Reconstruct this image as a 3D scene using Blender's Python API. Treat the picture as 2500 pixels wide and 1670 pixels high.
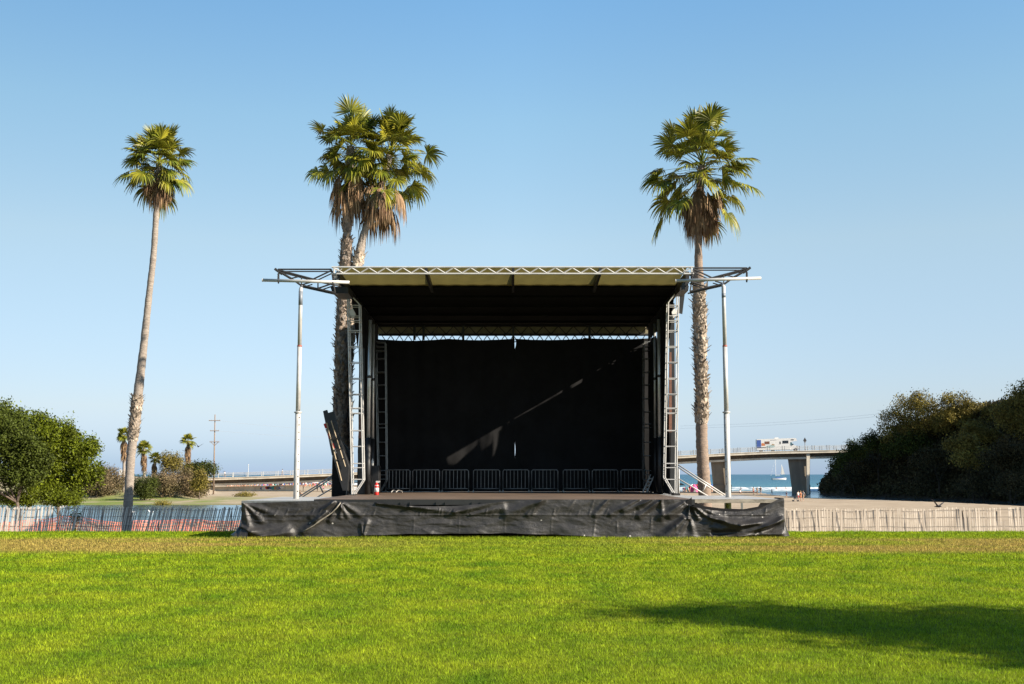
import bpy, math, random
import numpy as np
from mathutils import Vector, noise as mnoise

for o in list(bpy.data.objects):
    bpy.data.objects.remove(o)
SC = bpy.context.scene
COL = SC.collection
R = math.radians
rng = np.random.default_rng(7)
random.seed(7)

# ------------------------------------------------------------------ camera
F = 2700.0                      # focal length in photo pixels (photo 2500 x 1670)
PITCH = math.atan(323 / F)
EYE = 1.5
cam_d = bpy.data.cameras.new('camera')
cam = bpy.data.objects.new('camera', cam_d)
COL.objects.link(cam)
cam_d.sensor_width = 36
cam_d.lens = F / 2500 * 36
cam_d.clip_end = 40000
cam.location = (0, 0, EYE)
cam.rotation_euler = (R(90) + PITCH, 0, 0)
SC.camera = cam

# ------------------------------------------------------------------ sky, sun, exposure
SUN_EL, SUN_AZ = R(28), R(114)          # azimuth clockwise from +Y
world = bpy.data.worlds.new('World')
SC.world = world
world.use_nodes = True
wn = world.node_tree
bg = wn.nodes['Background']
sky = wn.nodes.new('ShaderNodeTexSky')
sky.sky_type = 'NISHITA'
sky.sun_disc = False
sky.sun_elevation = SUN_EL
sky.sun_rotation = SUN_AZ
sky.air_density, sky.dust_density, sky.ozone_density = 1, .3, 4
tc = wn.nodes.new('ShaderNodeTexCoord')
sx = wn.nodes.new('ShaderNodeSeparateXYZ')
rampw = wn.nodes.new('ShaderNodeValToRGB')
mulw = wn.nodes.new('ShaderNodeMix')
mulw.data_type = 'RGBA'
mulw.blend_type = 'MULTIPLY'
mulw.inputs[0].default_value = 1
cr = rampw.color_ramp
stops = [(0.0, (.40, .53, .92)), (.012, (.42, .53, .84)), (.058, (.72, .65, .70)), (.204, (1.18, .97, .755)), (.31, (1.14, 1.11, .885)), (.41, (.97, 1.12, 1.01)), (1, (.88, 1.03, 1.03))]
stops = [(p, tuple(v / 1.25 for v in c)) for p, c in stops]
while len(cr.elements) < len(stops):
    cr.elements.new(.5)
for e, (p, c) in zip(cr.elements, stops):
    e.position = p
    e.color = (*c, 1)
wn.links.new(tc.outputs['Generated'], sx.inputs[0])
wn.links.new(sx.outputs[2], rampw.inputs[0])
wn.links.new(sky.outputs[0], mulw.inputs[6])
wn.links.new(rampw.outputs[0], mulw.inputs[7])
side = wn.nodes.new('ShaderNodeValToRGB')          # dims the sky to the left, and slightly to the right
sc_ = wn.nodes.new('ShaderNodeMapRange')
sc_.inputs[1].default_value = -1
sc_.inputs[2].default_value = 1
wn.links.new(sx.outputs[0], sc_.inputs[0])
wn.links.new(sc_.outputs[0], side.inputs[0])
for p in (.3, .6):
    side.color_ramp.elements.new(p)
for e, (p, c) in zip(side.color_ramp.elements, ((.27, .76), (.5, 1), (.72, .93), (1, .9))):
    e.position = p
    e.color = (c, c, c, 1)
mul2 = wn.nodes.new('ShaderNodeMix')
mul2.data_type = 'RGBA'
mul2.blend_type = 'MULTIPLY'
mul2.inputs[0].default_value = 1
wn.links.new(mulw.outputs[2], mul2.inputs[6])
wn.links.new(side.outputs[0], mul2.inputs[7])
wn.links.new(mul2.outputs[2], bg.inputs[0])
bg.inputs[1].default_value = 0.106
sun_d = bpy.data.lights.new('sun', 'SUN')
sun_d.energy = 5.0
sun_d.angle = R(.5)
sun_d.color = (1, .89, .74)
sun = bpy.data.objects.new('sun', sun_d)
COL.objects.link(sun)
SUNV = Vector((math.sin(SUN_AZ) * math.cos(SUN_EL), math.cos(SUN_AZ) * math.cos(SUN_EL), math.sin(SUN_EL)))
sun.rotation_euler = SUNV.to_track_quat('Z', 'Y').to_euler()
sun.location = (60, -30, 50)
SC.view_settings.view_transform = 'Standard'
SC.view_settings.look = 'None'
SC.view_settings.exposure = 1.5
SC.view_settings.gamma = 1
SC.cycles.max_bounces = 6
SC.cycles.transparent_max_bounces = 6

# ------------------------------------------------------------------ helpers
ST, CT = math.sin(PITCH), math.cos(PITCH)


def P(px, py, Y):
    """the point at depth Y that the photograph shows at pixel (px, py)"""
    u = (px - 1250) / F
    v = (835 - py) / F
    t = Y / (CT - v * ST)
    return Vector((u * t, Y, EYE + (ST + v * CT) * t))


def slope(py):
    v = (835 - py) / F
    return (ST + v * CT) / (CT - v * ST)


def mat(name, col, rough=.6, metal=0, var=0, vscale=3, bump=0, bscale=20, spec=.5, col2=None, detail=4, stretch=None, trans=0, island=0):
    col = tuple(c * .72 for c in col)
    col2 = tuple(c * .72 for c in col2) if col2 else None
    m = bpy.data.materials.new(name)
    m.use_nodes = True
    nt = m.node_tree
    N, L = nt.nodes, nt.links
    b = N['Principled BSDF']
    b.inputs['Roughness'].default_value = rough
    b.inputs['Metallic'].default_value = metal
    b.inputs['Specular IOR Level'].default_value = spec
    b.inputs['Base Color'].default_value = (*col, 1)
    geo = N.new('ShaderNodeNewGeometry')
    pos = geo.outputs['Position']
    if stretch:
        mp = N.new('ShaderNodeMapping')
        mp.inputs['Scale'].default_value = stretch
        L.new(pos, mp.inputs[0])
        pos = mp.outputs[0]
    src = None
    if var or col2:
        nz = N.new('ShaderNodeTexNoise')
        nz.inputs['Scale'].default_value = vscale
        nz.inputs['Detail'].default_value = detail
        nz.inputs['Roughness'].default_value = .65
        L.new(pos, nz.inputs['Vector'])
        rp = N.new('ShaderNodeValToRGB')
        a = col2 if col2 else tuple(c * (1 - var) for c in col)
        z = col if col2 else tuple(c * (1 + var) for c in col)
        rp.color_ramp.elements[0].position = .35
        rp.color_ramp.elements[0].color = (*a, 1)
        rp.color_ramp.elements[1].position = .65
        rp.color_ramp.elements[1].color = (*z, 1)
        L.new(nz.outputs[0], rp.inputs[0])
        src = rp.outputs[0]
    if island:
        mi = N.new('ShaderNodeMapRange')
        mi.inputs[3].default_value = 1 - island
        mi.inputs[4].default_value = 1 + island
        L.new(geo.outputs['Random Per Island'], mi.inputs[0])
        mx = N.new('ShaderNodeMix')
        mx.data_type = 'RGBA'
        mx.blend_type = 'MULTIPLY'
        mx.inputs[0].default_value = 1
        if src:
            L.new(src, mx.inputs[6])
        else:
            mx.inputs[6].default_value = (*col, 1)
        cmb = N.new('ShaderNodeCombineXYZ')
        for i in range(3):
            L.new(mi.outputs[0], cmb.inputs[i])
        L.new(cmb.outputs[0], mx.inputs[7])
        src = mx.outputs[2]
    if src:
        L.new(src, b.inputs['Base Color'])
    if bump:
        nb = N.new('ShaderNodeTexNoise')
        nb.inputs['Scale'].default_value = bscale
        nb.inputs['Detail'].default_value = 5
        L.new(pos, nb.inputs['Vector'])
        bp = N.new('ShaderNodeBump')
        bp.inputs['Strength'].default_value = 1
        bp.inputs['Distance'].default_value = bump
        L.new(nb.outputs[0], bp.inputs['Height'])
        L.new(bp.outputs[0], b.inputs['Normal'])
    if trans:
        t = N.new('ShaderNodeBsdfTranslucent')
        if src:
            L.new(src, t.inputs[0])
        else:
            t.inputs[0].default_value = (*col, 1)
        ms = N.new('ShaderNodeMixShader')
        ms.inputs[0].default_value = trans
        L.new(b.outputs[0], ms.inputs[1])
        L.new(t.outputs[0], ms.inputs[2])
        L.new(ms.outputs[0], N['Material Output'].inputs[0])
    return m


class MB:
    """collects simple solids and builds ONE mesh object of them"""

    def __init__(self):
        self.v, self.f, self.mi = [], [], []

    def add(self, V, Fc, mi=0):
        o = len(self.v)
        self.v += [tuple(p) for p in V]
        self.f += [tuple(i + o for i in f) for f in Fc]
        self.mi += [mi] * len(Fc)
        return self

    def box(self, lo, hi, mi=0):
        x0, y0, z0 = lo
        x1, y1, z1 = hi
        V = [(x0, y0, z0), (x1, y0, z0), (x1, y1, z0), (x0, y1, z0), (x0, y0, z1), (x1, y0, z1), (x1, y1, z1), (x0, y1, z1)]
        return self.add(V, [(0, 3, 2, 1), (4, 5, 6, 7), (0, 1, 5, 4), (1, 2, 6, 5), (2, 3, 7, 6), (3, 0, 4, 7)], mi)

    def hexa(self, V, mi=0):
        return self.add(V, [(0, 3, 2, 1), (4, 5, 6, 7), (0, 1, 5, 4), (1, 2, 6, 5), (2, 3, 7, 6), (3, 0, 4, 7)], mi)

    def tube(self, pts, rad, n=8, mi=0, cap=True):
        pts = [Vector(p) for p in pts]
        if not hasattr(rad, '__len__'):
            rad = [rad] * len(pts)
        V, Fc = [], []
        up = None
        for i, p in enumerate(pts):
            d = (pts[min(i + 1, len(pts) - 1)] - pts[max(i - 1, 0)]).normalized()
            if up is None:
                up = d.orthogonal().normalized()
            up = (up - d * up.dot(d)).normalized()
            s = d.cross(up)
            for k in range(n):
                a = 2 * math.pi * k / n + math.pi / n
                V.append(p + (up * math.cos(a) + s * math.sin(a)) * rad[i])
        for i in range(len(pts) - 1):
            for k in range(n):
                k2 = (k + 1) % n
                Fc.append((i * n + k, i * n + k2, (i + 1) * n + k2, (i + 1) * n + k))
        if cap:
            Fc.append(tuple(range(n))[::-1])
            Fc.append(tuple(range((len(pts) - 1) * n, len(pts) * n)))
        return self.add(V, Fc, mi)

    def bar(self, a, b, r, n=4, mi=0):
        return self.tube([a, b], r, n, mi)

    def prism(self, outline, depth, axis=1, mi=0):
        """outline: 3-D points of one face; extruded by depth along axis"""
        n = len(outline)
        A = [Vector(p) for p in outline]
        e = Vector((0, 0, 0))
        e[axis] = depth
        B = [p + e for p in A]
        Fc = [tuple(range(n)), tuple(range(2 * n - 1, n - 1, -1))]
        for i in range(n):
            j = (i + 1) % n
            Fc.append((j, i, n + i, n + j))
        return self.add(A + B, Fc, mi)

    def ell(self, c, r, nu=12, nv=8, mi=0, zmin=-1):
        V, Fc = [], []
        for i in range(nv + 1):
            th = math.pi * i / nv
            z = max(math.cos(th), zmin)
            for k in range(nu):
                a = 2 * math.pi * k / nu
                s = math.sin(th)
                V.append((c[0] + r[0] * s * math.cos(a), c[1] + r[1] * s * math.sin(a), c[2] + r[2] * z))
        for i in range(nv):
            for k in range(nu):
                k2 = (k + 1) % nu
                Fc.append((i * nu + k, (i + 1) * nu + k, (i + 1) * nu + k2, i * nu + k2))
        return self.add(V, Fc, mi)

    def build(self, name, m, parent=None, smooth=False, bevel=0):
        me = bpy.data.meshes.new(name)
        base = rootloc(parent)
        me.from_pydata([(x - base[0], y - base[1], z - base[2]) for x, y, z in self.v], [], self.f)
        ms = m if isinstance(m, (list, tuple)) else [m]
        for q in ms:
            me.materials.append(q)
        if len(ms) > 1:
            me.polygons.foreach_set('material_index', self.mi)
        if smooth:
            me.polygons.foreach_set('use_smooth', [True] * len(me.polygons))
        me.update()
        o = bpy.data.objects.new(name, me)
        COL.objects.link(o)
        if parent:
            o.parent = parent
        if bevel:
            b = o.modifiers.new('bevel', 'BEVEL')
            b.width = bevel
            b.segments = 2
            b.limit_method = 'ANGLE'
        return o


def rootloc(o):
    if o is None:
        return (0, 0, 0)
    x = y = z = 0
    while o:
        x += o.location[0]
        y += o.location[1]
        z += o.location[2]
        o = o.parent
    return (x, y, z)


def npobj(name, V, Fc, m, parent=None, smooth=False):
    """one mesh object from arrays (all faces with the same vertex count)"""
    V = np.asarray(V, dtype=np.float32) - np.array(rootloc(parent), dtype=np.float32)
    Fc = np.asarray(Fc, dtype=np.int32)
    me = bpy.data.meshes.new(name)
    me.vertices.add(len(V))
    me.vertices.foreach_set('co', V.ravel())
    n, k = Fc.shape
    me.loops.add(n * k)
    me.loops.foreach_set('vertex_index', Fc.ravel())
    me.polygons.add(n)
    me.polygons.foreach_set('loop_start', np.arange(n, dtype=np.int32) * k)
    me.polygons.foreach_set('loop_total', np.full(n, k, dtype=np.int32))
    if smooth:
        me.polygons.foreach_set('use_smooth', np.ones(n, dtype=bool))
    me.materials.append(m)
    me.update(calc_edges=True)
    o = bpy.data.objects.new(name, me)
    COL.objects.link(o)
    if parent:
        o.parent = parent
    return o


def tag(o, label=None, cat=None, group=None, kind=None):
    if label:
        o['label'] = label
    if cat:
        o['category'] = cat
    if group:
        o['group'] = group
    if kind:
        o['kind'] = kind
    return o


def thing(name, label, cat, loc=(0, 0, 0), group=None):
    o = bpy.data.objects.new(name, None)
    o.empty_display_size = .2
    COL.objects.link(o)
    o.location = loc
    return tag(o, label, cat, group)


def copy_tree(o, parent=None):
    c = o.copy()
    COL.objects.link(c)
    c.parent = parent
    for ch in list(o.children):
        copy_tree(ch, c)
    return c


def fbm(x, y, s, seed=0):
    return mnoise.fractal(Vector((x * s + seed * 17.3, y * s - seed * 9.1, seed * 3.7)), 1, 2.1, 4)


def sstep(a, b, x):
    t = np.clip((x - a) / (b - a), 0, 1)
    return t * t * (3 - 2 * t)


# ------------------------------------------------------------------ materials
M = {}
M['alu'] = mat('aluminium', (.62, .62, .60), .38, .55, .12, 6)
M['white_steel'] = mat('white painted steel', (.50, .49, .47), .42, .1, .12, 5)
M['grey_steel'] = mat('grey galvanised steel', (.30, .31, .31), .42, .6, .15, 8)
M['dark_steel'] = mat('dark steel', (.045, .042, .04), .45, .4, .2, 5)
M['black_paint'] = mat('black paint', (.013, .013, .014), .5, 0, .3, 4)
M['black_cloth'] = mat('black stage cloth', (.011, .011, .012), .85, 0, .25, 1.2, spec=.2, bump=.01, bscale=3)
M['ceiling_cloth'] = mat('black roof liner', (.006, .006, .006), .9, 0, .3, 1, spec=.1)
M['khaki'] = mat('khaki canopy fabric', (.24, .20, .065), .7, 0, .06, 2, trans=.3)
M['cream'] = mat('cream canopy fabric', (.42, .37, .24), .7, 0, .08, 2, trans=.4)
M['roof_skin'] = mat('white roof skin', (.6, .58, .5), .5)
M['deck'] = mat('worn dark plywood deck', (.21, .145, .10), .55, 0, 0, 2.2, .004, 30, col2=(.07, .052, .042), stretch=(.35, 1.6, 1))
M['deck_edge'] = mat('weathered deck edge', (.34, .30, .24), .6, 0, 0, 5, col2=(.16, .14, .11), stretch=(1, 1, 3))
M['deck_grey'] = mat('grey wing deck', (.42, .41, .39), .5, .1, .2, 3)
M['red'] = mat('red paint', (.55, .02, .015), .35, 0, .1)
M['brown_red'] = mat('faded red band', (.32, .07, .045), .6)
M['white'] = mat('white paint', (.78, .77, .74), .45, 0, .05, 4)
M['brown_steel'] = mat('brown steel', (.17, .07, .04), .6, 0, .25, 4)
M['yellow'] = mat('yellow paint', (.6, .45, .06), .5)
M['tan_cable'] = mat('tan rope', (.32, .25, .16), .7, 0, .2, 10)
M['trunk_smooth'] = mat('grey palm bark', (.36, .31, .26), .85, 0, 0, 5, .03, 12, col2=(.22, .18, .15), stretch=(1, 1, 5))
M['trunk_red'] = mat('reddish palm bark', (.31, .225, .165), .85, 0, 0, 5, .03, 12, col2=(.19, .145, .115), stretch=(1, 1, 5))
M['boot'] = mat('old leaf bases', (.36, .29, .22), .85, 0, .3, 6, island=.45)
M['boot_dark'] = mat('brown leaf bases', (.25, .19, .145), .85, 0, .3, 6, island=.5)
M['frond'] = mat('green palm frond', (.30, .27, .022), .45, 0, 0, 1.5, island=.55, trans=.2, spec=.25, col2=(.075, .11, .012))
M['frond_dead'] = mat('dead palm frond', (.36, .24, .13), .75, 0, 0, 2.2, island=.5, trans=.1, col2=(.14, .075, .042), spec=.2)
M['leaf_green'] = mat('bright green leaves', (.12, .15, .010), .5, 0, .5, 1.3, island=.55, trans=.3, spec=.12)
M['leaf_dark'] = mat('dark green leaves', (.06, .075, .014), .55, 0, .4, .4, island=.5, trans=.2, spec=.12)
M['leaf_shade'] = mat('shade toned leaves', (.055, .072, .011), .55, 0, .4, .6, island=.5, trans=.15, spec=.08)  # self-shade of the left tree put into a darker leaf colour
M['leaf_olive'] = mat('olive leaves', (.185, .15, .032), .6, 0, .35, .3, island=.5, trans=.2, spec=.12)
M['leaf_brown'] = mat('dry brown scrub', (.20, .145, .085), .8, 0, 0, .35, island=.45, trans=.1, col2=(.11, .095, .04), spec=.1)
M['hill_leaf'] = mat('hillside scrub leaves', (.075, .058, .024), .65, 0, 0, .12, island=.55, trans=.12, col2=(.034, .032, .014), spec=.08)
M['bark'] = mat('brown bark', (.13, .095, .07), .9, 0, .3, 5, .02, 20)
M['concrete'] = mat('pale concrete', (.82, .74, .60), .85, 0, 0, .5, .01, 6, col2=(.58, .51, .40), stretch=(1, 1, .5))
M['slat_white'] = mat('whitewashed fence slats', (.72, .67, .59), .8, 0, 0, 4, island=.2, col2=(.48, .43, .37), stretch=(1, 1, .3))
M['slat_tan'] = mat('weathered fence slats', (.66, .58, .48), .85, 0, 0, 3, island=.22, col2=(.46, .39, .31), stretch=(1, 1, .3))
M['wire'] = mat('fence wire', (.12, .11, .1), .6, .5)
M['post'] = mat('dark steel stake', (.03, .03, .028), .6, .3)
M['net'] = mat('orange plastic mesh', (.62, .16, .095), .6, 0, .25, 1)
M['skin'] = mat('skin', (.46, .27, .18), .55)
M['skin_dark'] = mat('tanned skin', (.30, .16, .10), .55)
for nm, c in dict(c_white=(.75, .74, .72), c_black=(.02, .02, .025), c_red=(.5, .03, .03), c_blue=(.04, .10, .35), c_navy=(.02, .03, .09), c_pink=(.75, .08, .25),
                  c_teal=(.05, .3, .28), c_orange=(.6, .2, .06), c_tan=(.42, .3, .18), c_grey=(.25, .25, .26), hair=(.035, .022, .014), hair_fair=(.3, .2, .09)).items():
    M[nm] = mat(nm.replace('c_', 'cloth '), c, .75, 0, .1, 8)

# ------------------------------------------------------------------ terrain
HP = np.array([1990, 1998, 2010, 2036, 2060, 2092, 2133, 2160, 2200, 2300, 2400, 2500, 2700, 3000, 3400, 4200, 6000], float)
HZ = np.array([-4.0, -3.4, -1.2, 1.2, 4.2, 6.0, 7.0, 8.5, 11.0, 13.5, 14.5, 16.0, 23, 37, 50, 60, 60], float)
HA = (HP - 1250) / F
DBA = np.array([.24, .28, .296, .35, .41, .463, .55, .7, .95, 1.5])
DBD = np.array([262, 254, 241, 222, 203, 188, 172, 150, 122, 90.])
WATER_Z = -3.3


def terrain(X, Y):
    X = np.asarray(X, float)
    Y = np.asarray(Y, float)
    r = np.interp(Y, [-60, 28.3, 30, 33, 36, 42, 60, 100, 150, 200, 255, 300, 318, 345, 420, 520],
                  [0, 0, -.03, -.42, -.72, -.98, -1.6, -2.6, -2.86, -2.78, -3.08, -3.22, -3.3, -3.55, -4.4, -7])
    l = np.interp(Y, [-60, 28.3, 30, 33, 36, 42, 60, 100, 113, 125, 168, 178, 190, 215, 250, 300, 380, 490, 520, 600],
                  [0, 0, -.03, -.42, -.72, -.98, -1.65, -3.05, -3.3, -3.6, -3.55, -3.25, -2.95, -2.7, -2.75, -2.95, -3.05, -3.22, -3.4, -7])
    m = 1 - sstep(-34, -8, X - (Y - 150) * .02)
    m = np.where(Y > 230, 1 - sstep(-70, 30, X), m)
    z = r * (1 - m) + l * m
    # raised bank with the shrubs and the end of the bridge on the left
    a = X / np.maximum(Y, 1)
    edge = -.262 - np.clip(250 - Y, 0, 60) * .0004
    bank = (1 - sstep(edge - .035, edge, a)) * sstep(192, 226, Y)
    z = z * (1 - bank) + .25 * bank
    # river along the foot of the hill and out to the sea
    db = np.interp(a, DBA, DBD)
    edge_r = np.interp(a, [.17, .22, .235, .262, .36, .463, .6, .9], [999, 300, 255, 219, 188, 160, 128, 88])
    riv = sstep(edge_r - 7, edge_r + 7, Y) * sstep(.212, .232, a)
    riv = riv * np.where(Y > 200, 1, sstep(.2, .25, a))
    z = z - riv * 1.6
    # hill
    H = np.interp(a, HA, HZ)
    w = np.interp(a, [.27, .30, .36, .46, .7], [9, 14, 26, 34, 40])
    hm = sstep(0, 1, (Y - db) / w) * sstep(.268, .280, a) * (1 - sstep(330, 380, Y))
    z = z * (1 - hm) + H * hm
    return z


def terr1(x, y):
    return float(terrain(x, y))


def build_ground():
    ys = np.concatenate([np.arange(-60, 6, 6.), np.arange(6, 26, .5), np.arange(26, 46, .2), np.arange(46, 130, 1.4), np.arange(130, 330, 1.5), np.arange(330, 620, 8)])
    us = np.concatenate([np.linspace(-2.2, -.62, 26), np.linspace(-.6, .62, 330), np.linspace(.64, 2.2, 36)])
    Yg, Ug = np.meshgrid(ys, us, indexing='ij')
    Xg = Ug * (np.abs(Yg) * .92 + 14)
    Z = terrain(Xg, Yg)
    nz = np.empty_like(Z)
    for i in range(Z.shape[0]):
        for j in range(Z.shape[1]):
            x, y = Xg[i, j], Yg[i, j]
            if y < 29:
                nz[i, j] = .002 * fbm(x, y, .5, 1)
            else:
                k = min(1, (y - 29) / 30)
                nz[i, j] = .03 * fbm(x, y, .6, 2) + k * .09 * fbm(x, y, .12, 3)
    Z = Z + nz
    a = Xg / np.maximum(Yg, 1)
    hill = (Z > -2.4) & (a > .27) & (Yg > 100)
    for i, j in zip(*np.nonzero(hill)):
        Z[i, j] += .9 * fbm(Xg[i, j], Yg[i, j], .14, 5)
    ny, nx = Z.shape
    V = np.stack([Xg, Yg, Z], -1).reshape(-1, 3)
    ii, jj = np.meshgrid(np.arange(ny - 1), np.arange(nx - 1), indexing='ij')
    i0 = (ii * nx + jj).ravel()
    Fc = np.stack([i0, i0 + 1, i0 + nx + 1, i0 + nx], 1)
    yc, ac = Yg[:-1, :-1].ravel(), a[:-1, :-1].ravel()
    zc = np.max([Z[:-1, :-1], Z[1:, :-1], Z[:-1, 1:], Z[1:, 1:]], 0).ravel()
    lawn = yc < 29.9
    hillf = (~lawn) & (ac > .268) & (yc > 100) & (zc > -3.5) & (yc > np.interp(ac, DBA, DBD) - 9)
    rest = ~(lawn | hillf)

    def part(name, sel, m):
        f = Fc[sel]
        idx, inv = np.unique(f, return_inverse=True)
        o = npobj(name, V[idx], inv.reshape(f.shape), m, smooth=True)
        return o
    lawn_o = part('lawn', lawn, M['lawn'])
    tag(lawn_o, 'broad green lawn in front of the stage', 'lawn', kind='structure')
    tag(part('beach', rest, M['sand']), 'pale sandy beach between lawn and sea', 'beach', kind='structure')
    tag(part('hill', hillf, M['earth']), 'dark earth hillside rising on the far right', 'hill', kind='structure')


def lawn_color(nt, island=False):
    """node colour shared by the turf and the blades: greens, yellow-green patches, a dry tan band near the stage"""
    N, L = nt.nodes, nt.links
    geo = N.new('ShaderNodeNewGeometry')

    def noise(scale, detail=3, stretch=(1, 1, 1)):
        mp = N.new('ShaderNodeMapping')
        mp.inputs['Scale'].default_value = stretch
        n = N.new('ShaderNodeTexNoise')
        n.inputs['Scale'].default_value = scale
        n.inputs['Detail'].default_value = detail
        L.new(geo.outputs['Position'], mp.inputs[0])
        L.new(mp.outputs[0], n.inputs['Vector'])
        return n.outputs[0]

    def ramp(src, p0, c0, p1, c1):
        r = N.new('ShaderNodeValToRGB')
        r.color_ramp.elements[0].position = p0
        r.color_ramp.elements[0].color = (*c0, 1)
        r.color_ramp.elements[1].position = p1
        r.color_ramp.elements[1].color = (*c1, 1)
        L.new(src, r.inputs[0])
        return r.outputs[0]

    def mix(f, a, b):
        m = N.new('ShaderNodeMix')
        m.data_type = 'RGBA'
        L.new(f, m.inputs[0])
        L.new(a, m.inputs[6])
        L.new(b, m.inputs[7])
        return m.outputs[2]

    def math_(op, a, b):
        m = N.new('ShaderNodeMath')
        m.operation = op
        m.use_clamp = op in ('MULTIPLY', 'ADD')
        for i, q in enumerate((a, b)):
            if isinstance(q, (int, float)):
                m.inputs[i].default_value = q
            else:
                L.new(q, m.inputs[i])
        return m.outputs[0]
    base = ramp(noise(1.3, 9, (1, .8, 1)), .28, LG0, .72, LG1)
    fine = ramp(noise(9, 4), .3, (.56, .56, .56), .7, (.95, .95, .95))
    sep = N.new('ShaderNodeSeparateXYZ')
    L.new(geo.outputs['Position'], sep.inputs[0])

    def rng_(src, a, b):
        m = N.new('ShaderNodeMapRange')
        m.inputs[1].default_value = a
        m.inputs[2].default_value = b
        L.new(src, m.inputs[0])
        return m.outputs[0]
    up = rng_(sep.outputs[1], 21.0, 22.2)
    dn = rng_(sep.outputs[1], 26.9, 25.6)
    band = math_('MULTIPLY', up, dn)
    patch = rng_(noise(.32, 5, (.5, 1.6, 1)), .33, .52)
    side = N.new('ShaderNodeMath')
    side.operation = 'ABSOLUTE'
    L.new(sep.outputs[0], side.inputs[0])
    sd = rng_(side.outputs[0], 1, 7)
    dry = math_('MULTIPLY', math_('MULTIPLY', band, patch), math_('ADD', sd, .12))
    dryc = ramp(noise(3, 4), .3, (.50, .37, .10), .7, (.34, .29, .06))
    c = mix(dry, base, dryc)
    yel = rng_(noise(.9, 5, (.6, 1.3, 1)), .58, .75)
    yel = math_('MULTIPLY', yel, .4)
    yc = N.new('ShaderNodeRGB')
    yc.outputs[0].default_value = (.43, .37, .03, 1)
    c = mix(yel, c, yc.outputs[0])
    mm = N.new('ShaderNodeMix')
    mm.data_type = 'RGBA'
    mm.blend_type = 'MULTIPLY'
    mm.inputs[0].default_value = 1
    L.new(c, mm.inputs[6])
    L.new(fine, mm.inputs[7])
    c = mm.outputs[2]
    if island:
        mi = N.new('ShaderNodeMapRange')
        mi.inputs[3].default_value = .3
        mi.inputs[4].default_value = 1.65
        L.new(geo.outputs['Random Per Island'], mi.inputs[0])
        cmb = N.new('ShaderNodeCombineXYZ')
        for i in range(3):
            L.new(mi.outputs[0], cmb.inputs[i])
        m2 = N.new('ShaderNodeMix')
        m2.data_type = 'RGBA'
        m2.blend_type = 'MULTIPLY'
        m2.inputs[0].default_value = 1
        L.new(c, m2.inputs[6])
        L.new(cmb.outputs[0], m2.inputs[7])
        c = m2.outputs[2]
    return c


LG0, LG1 = (.135, .255, .008), (.37, .45, .018)


def lawn_mats():
    m = bpy.data.materials.new('lawn turf')
    m.use_nodes = True
    nt = m.node_tree
    b = nt.nodes['Principled BSDF']
    b.inputs['Roughness'].default_value = .9
    b.inputs['Specular IOR Level'].default_value = .1
    c = lawn_color(nt)
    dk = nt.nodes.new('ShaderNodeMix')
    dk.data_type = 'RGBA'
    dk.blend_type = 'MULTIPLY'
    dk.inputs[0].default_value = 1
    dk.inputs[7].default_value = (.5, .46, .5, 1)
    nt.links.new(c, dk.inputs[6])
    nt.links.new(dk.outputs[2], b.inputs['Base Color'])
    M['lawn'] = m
    m = bpy.data.materials.new('grass blades')
    m.use_nodes = True
    nt = m.node_tree
    b = nt.nodes['Principled BSDF']
    b.inputs['Roughness'].default_value = .6
    b.inputs['Specular IOR Level'].default_value = .12
    c = lawn_color(nt, True)
    nt.links.new(c, b.inputs['Base Color'])
    t = nt.nodes.new('ShaderNodeBsdfTranslucent')
    nt.links.new(c, t.inputs[0])
    ms = nt.nodes.new('ShaderNodeMixShader')
    ms.inputs[0].default_value = .45
    nt.links.new(b.outputs[0], ms.inputs[1])
    nt.links.new(t.outputs[0], ms.inputs[2])
    nt.links.new(ms.outputs[0], nt.nodes['Material Output'].inputs[0])
    M['blade'] = m


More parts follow.
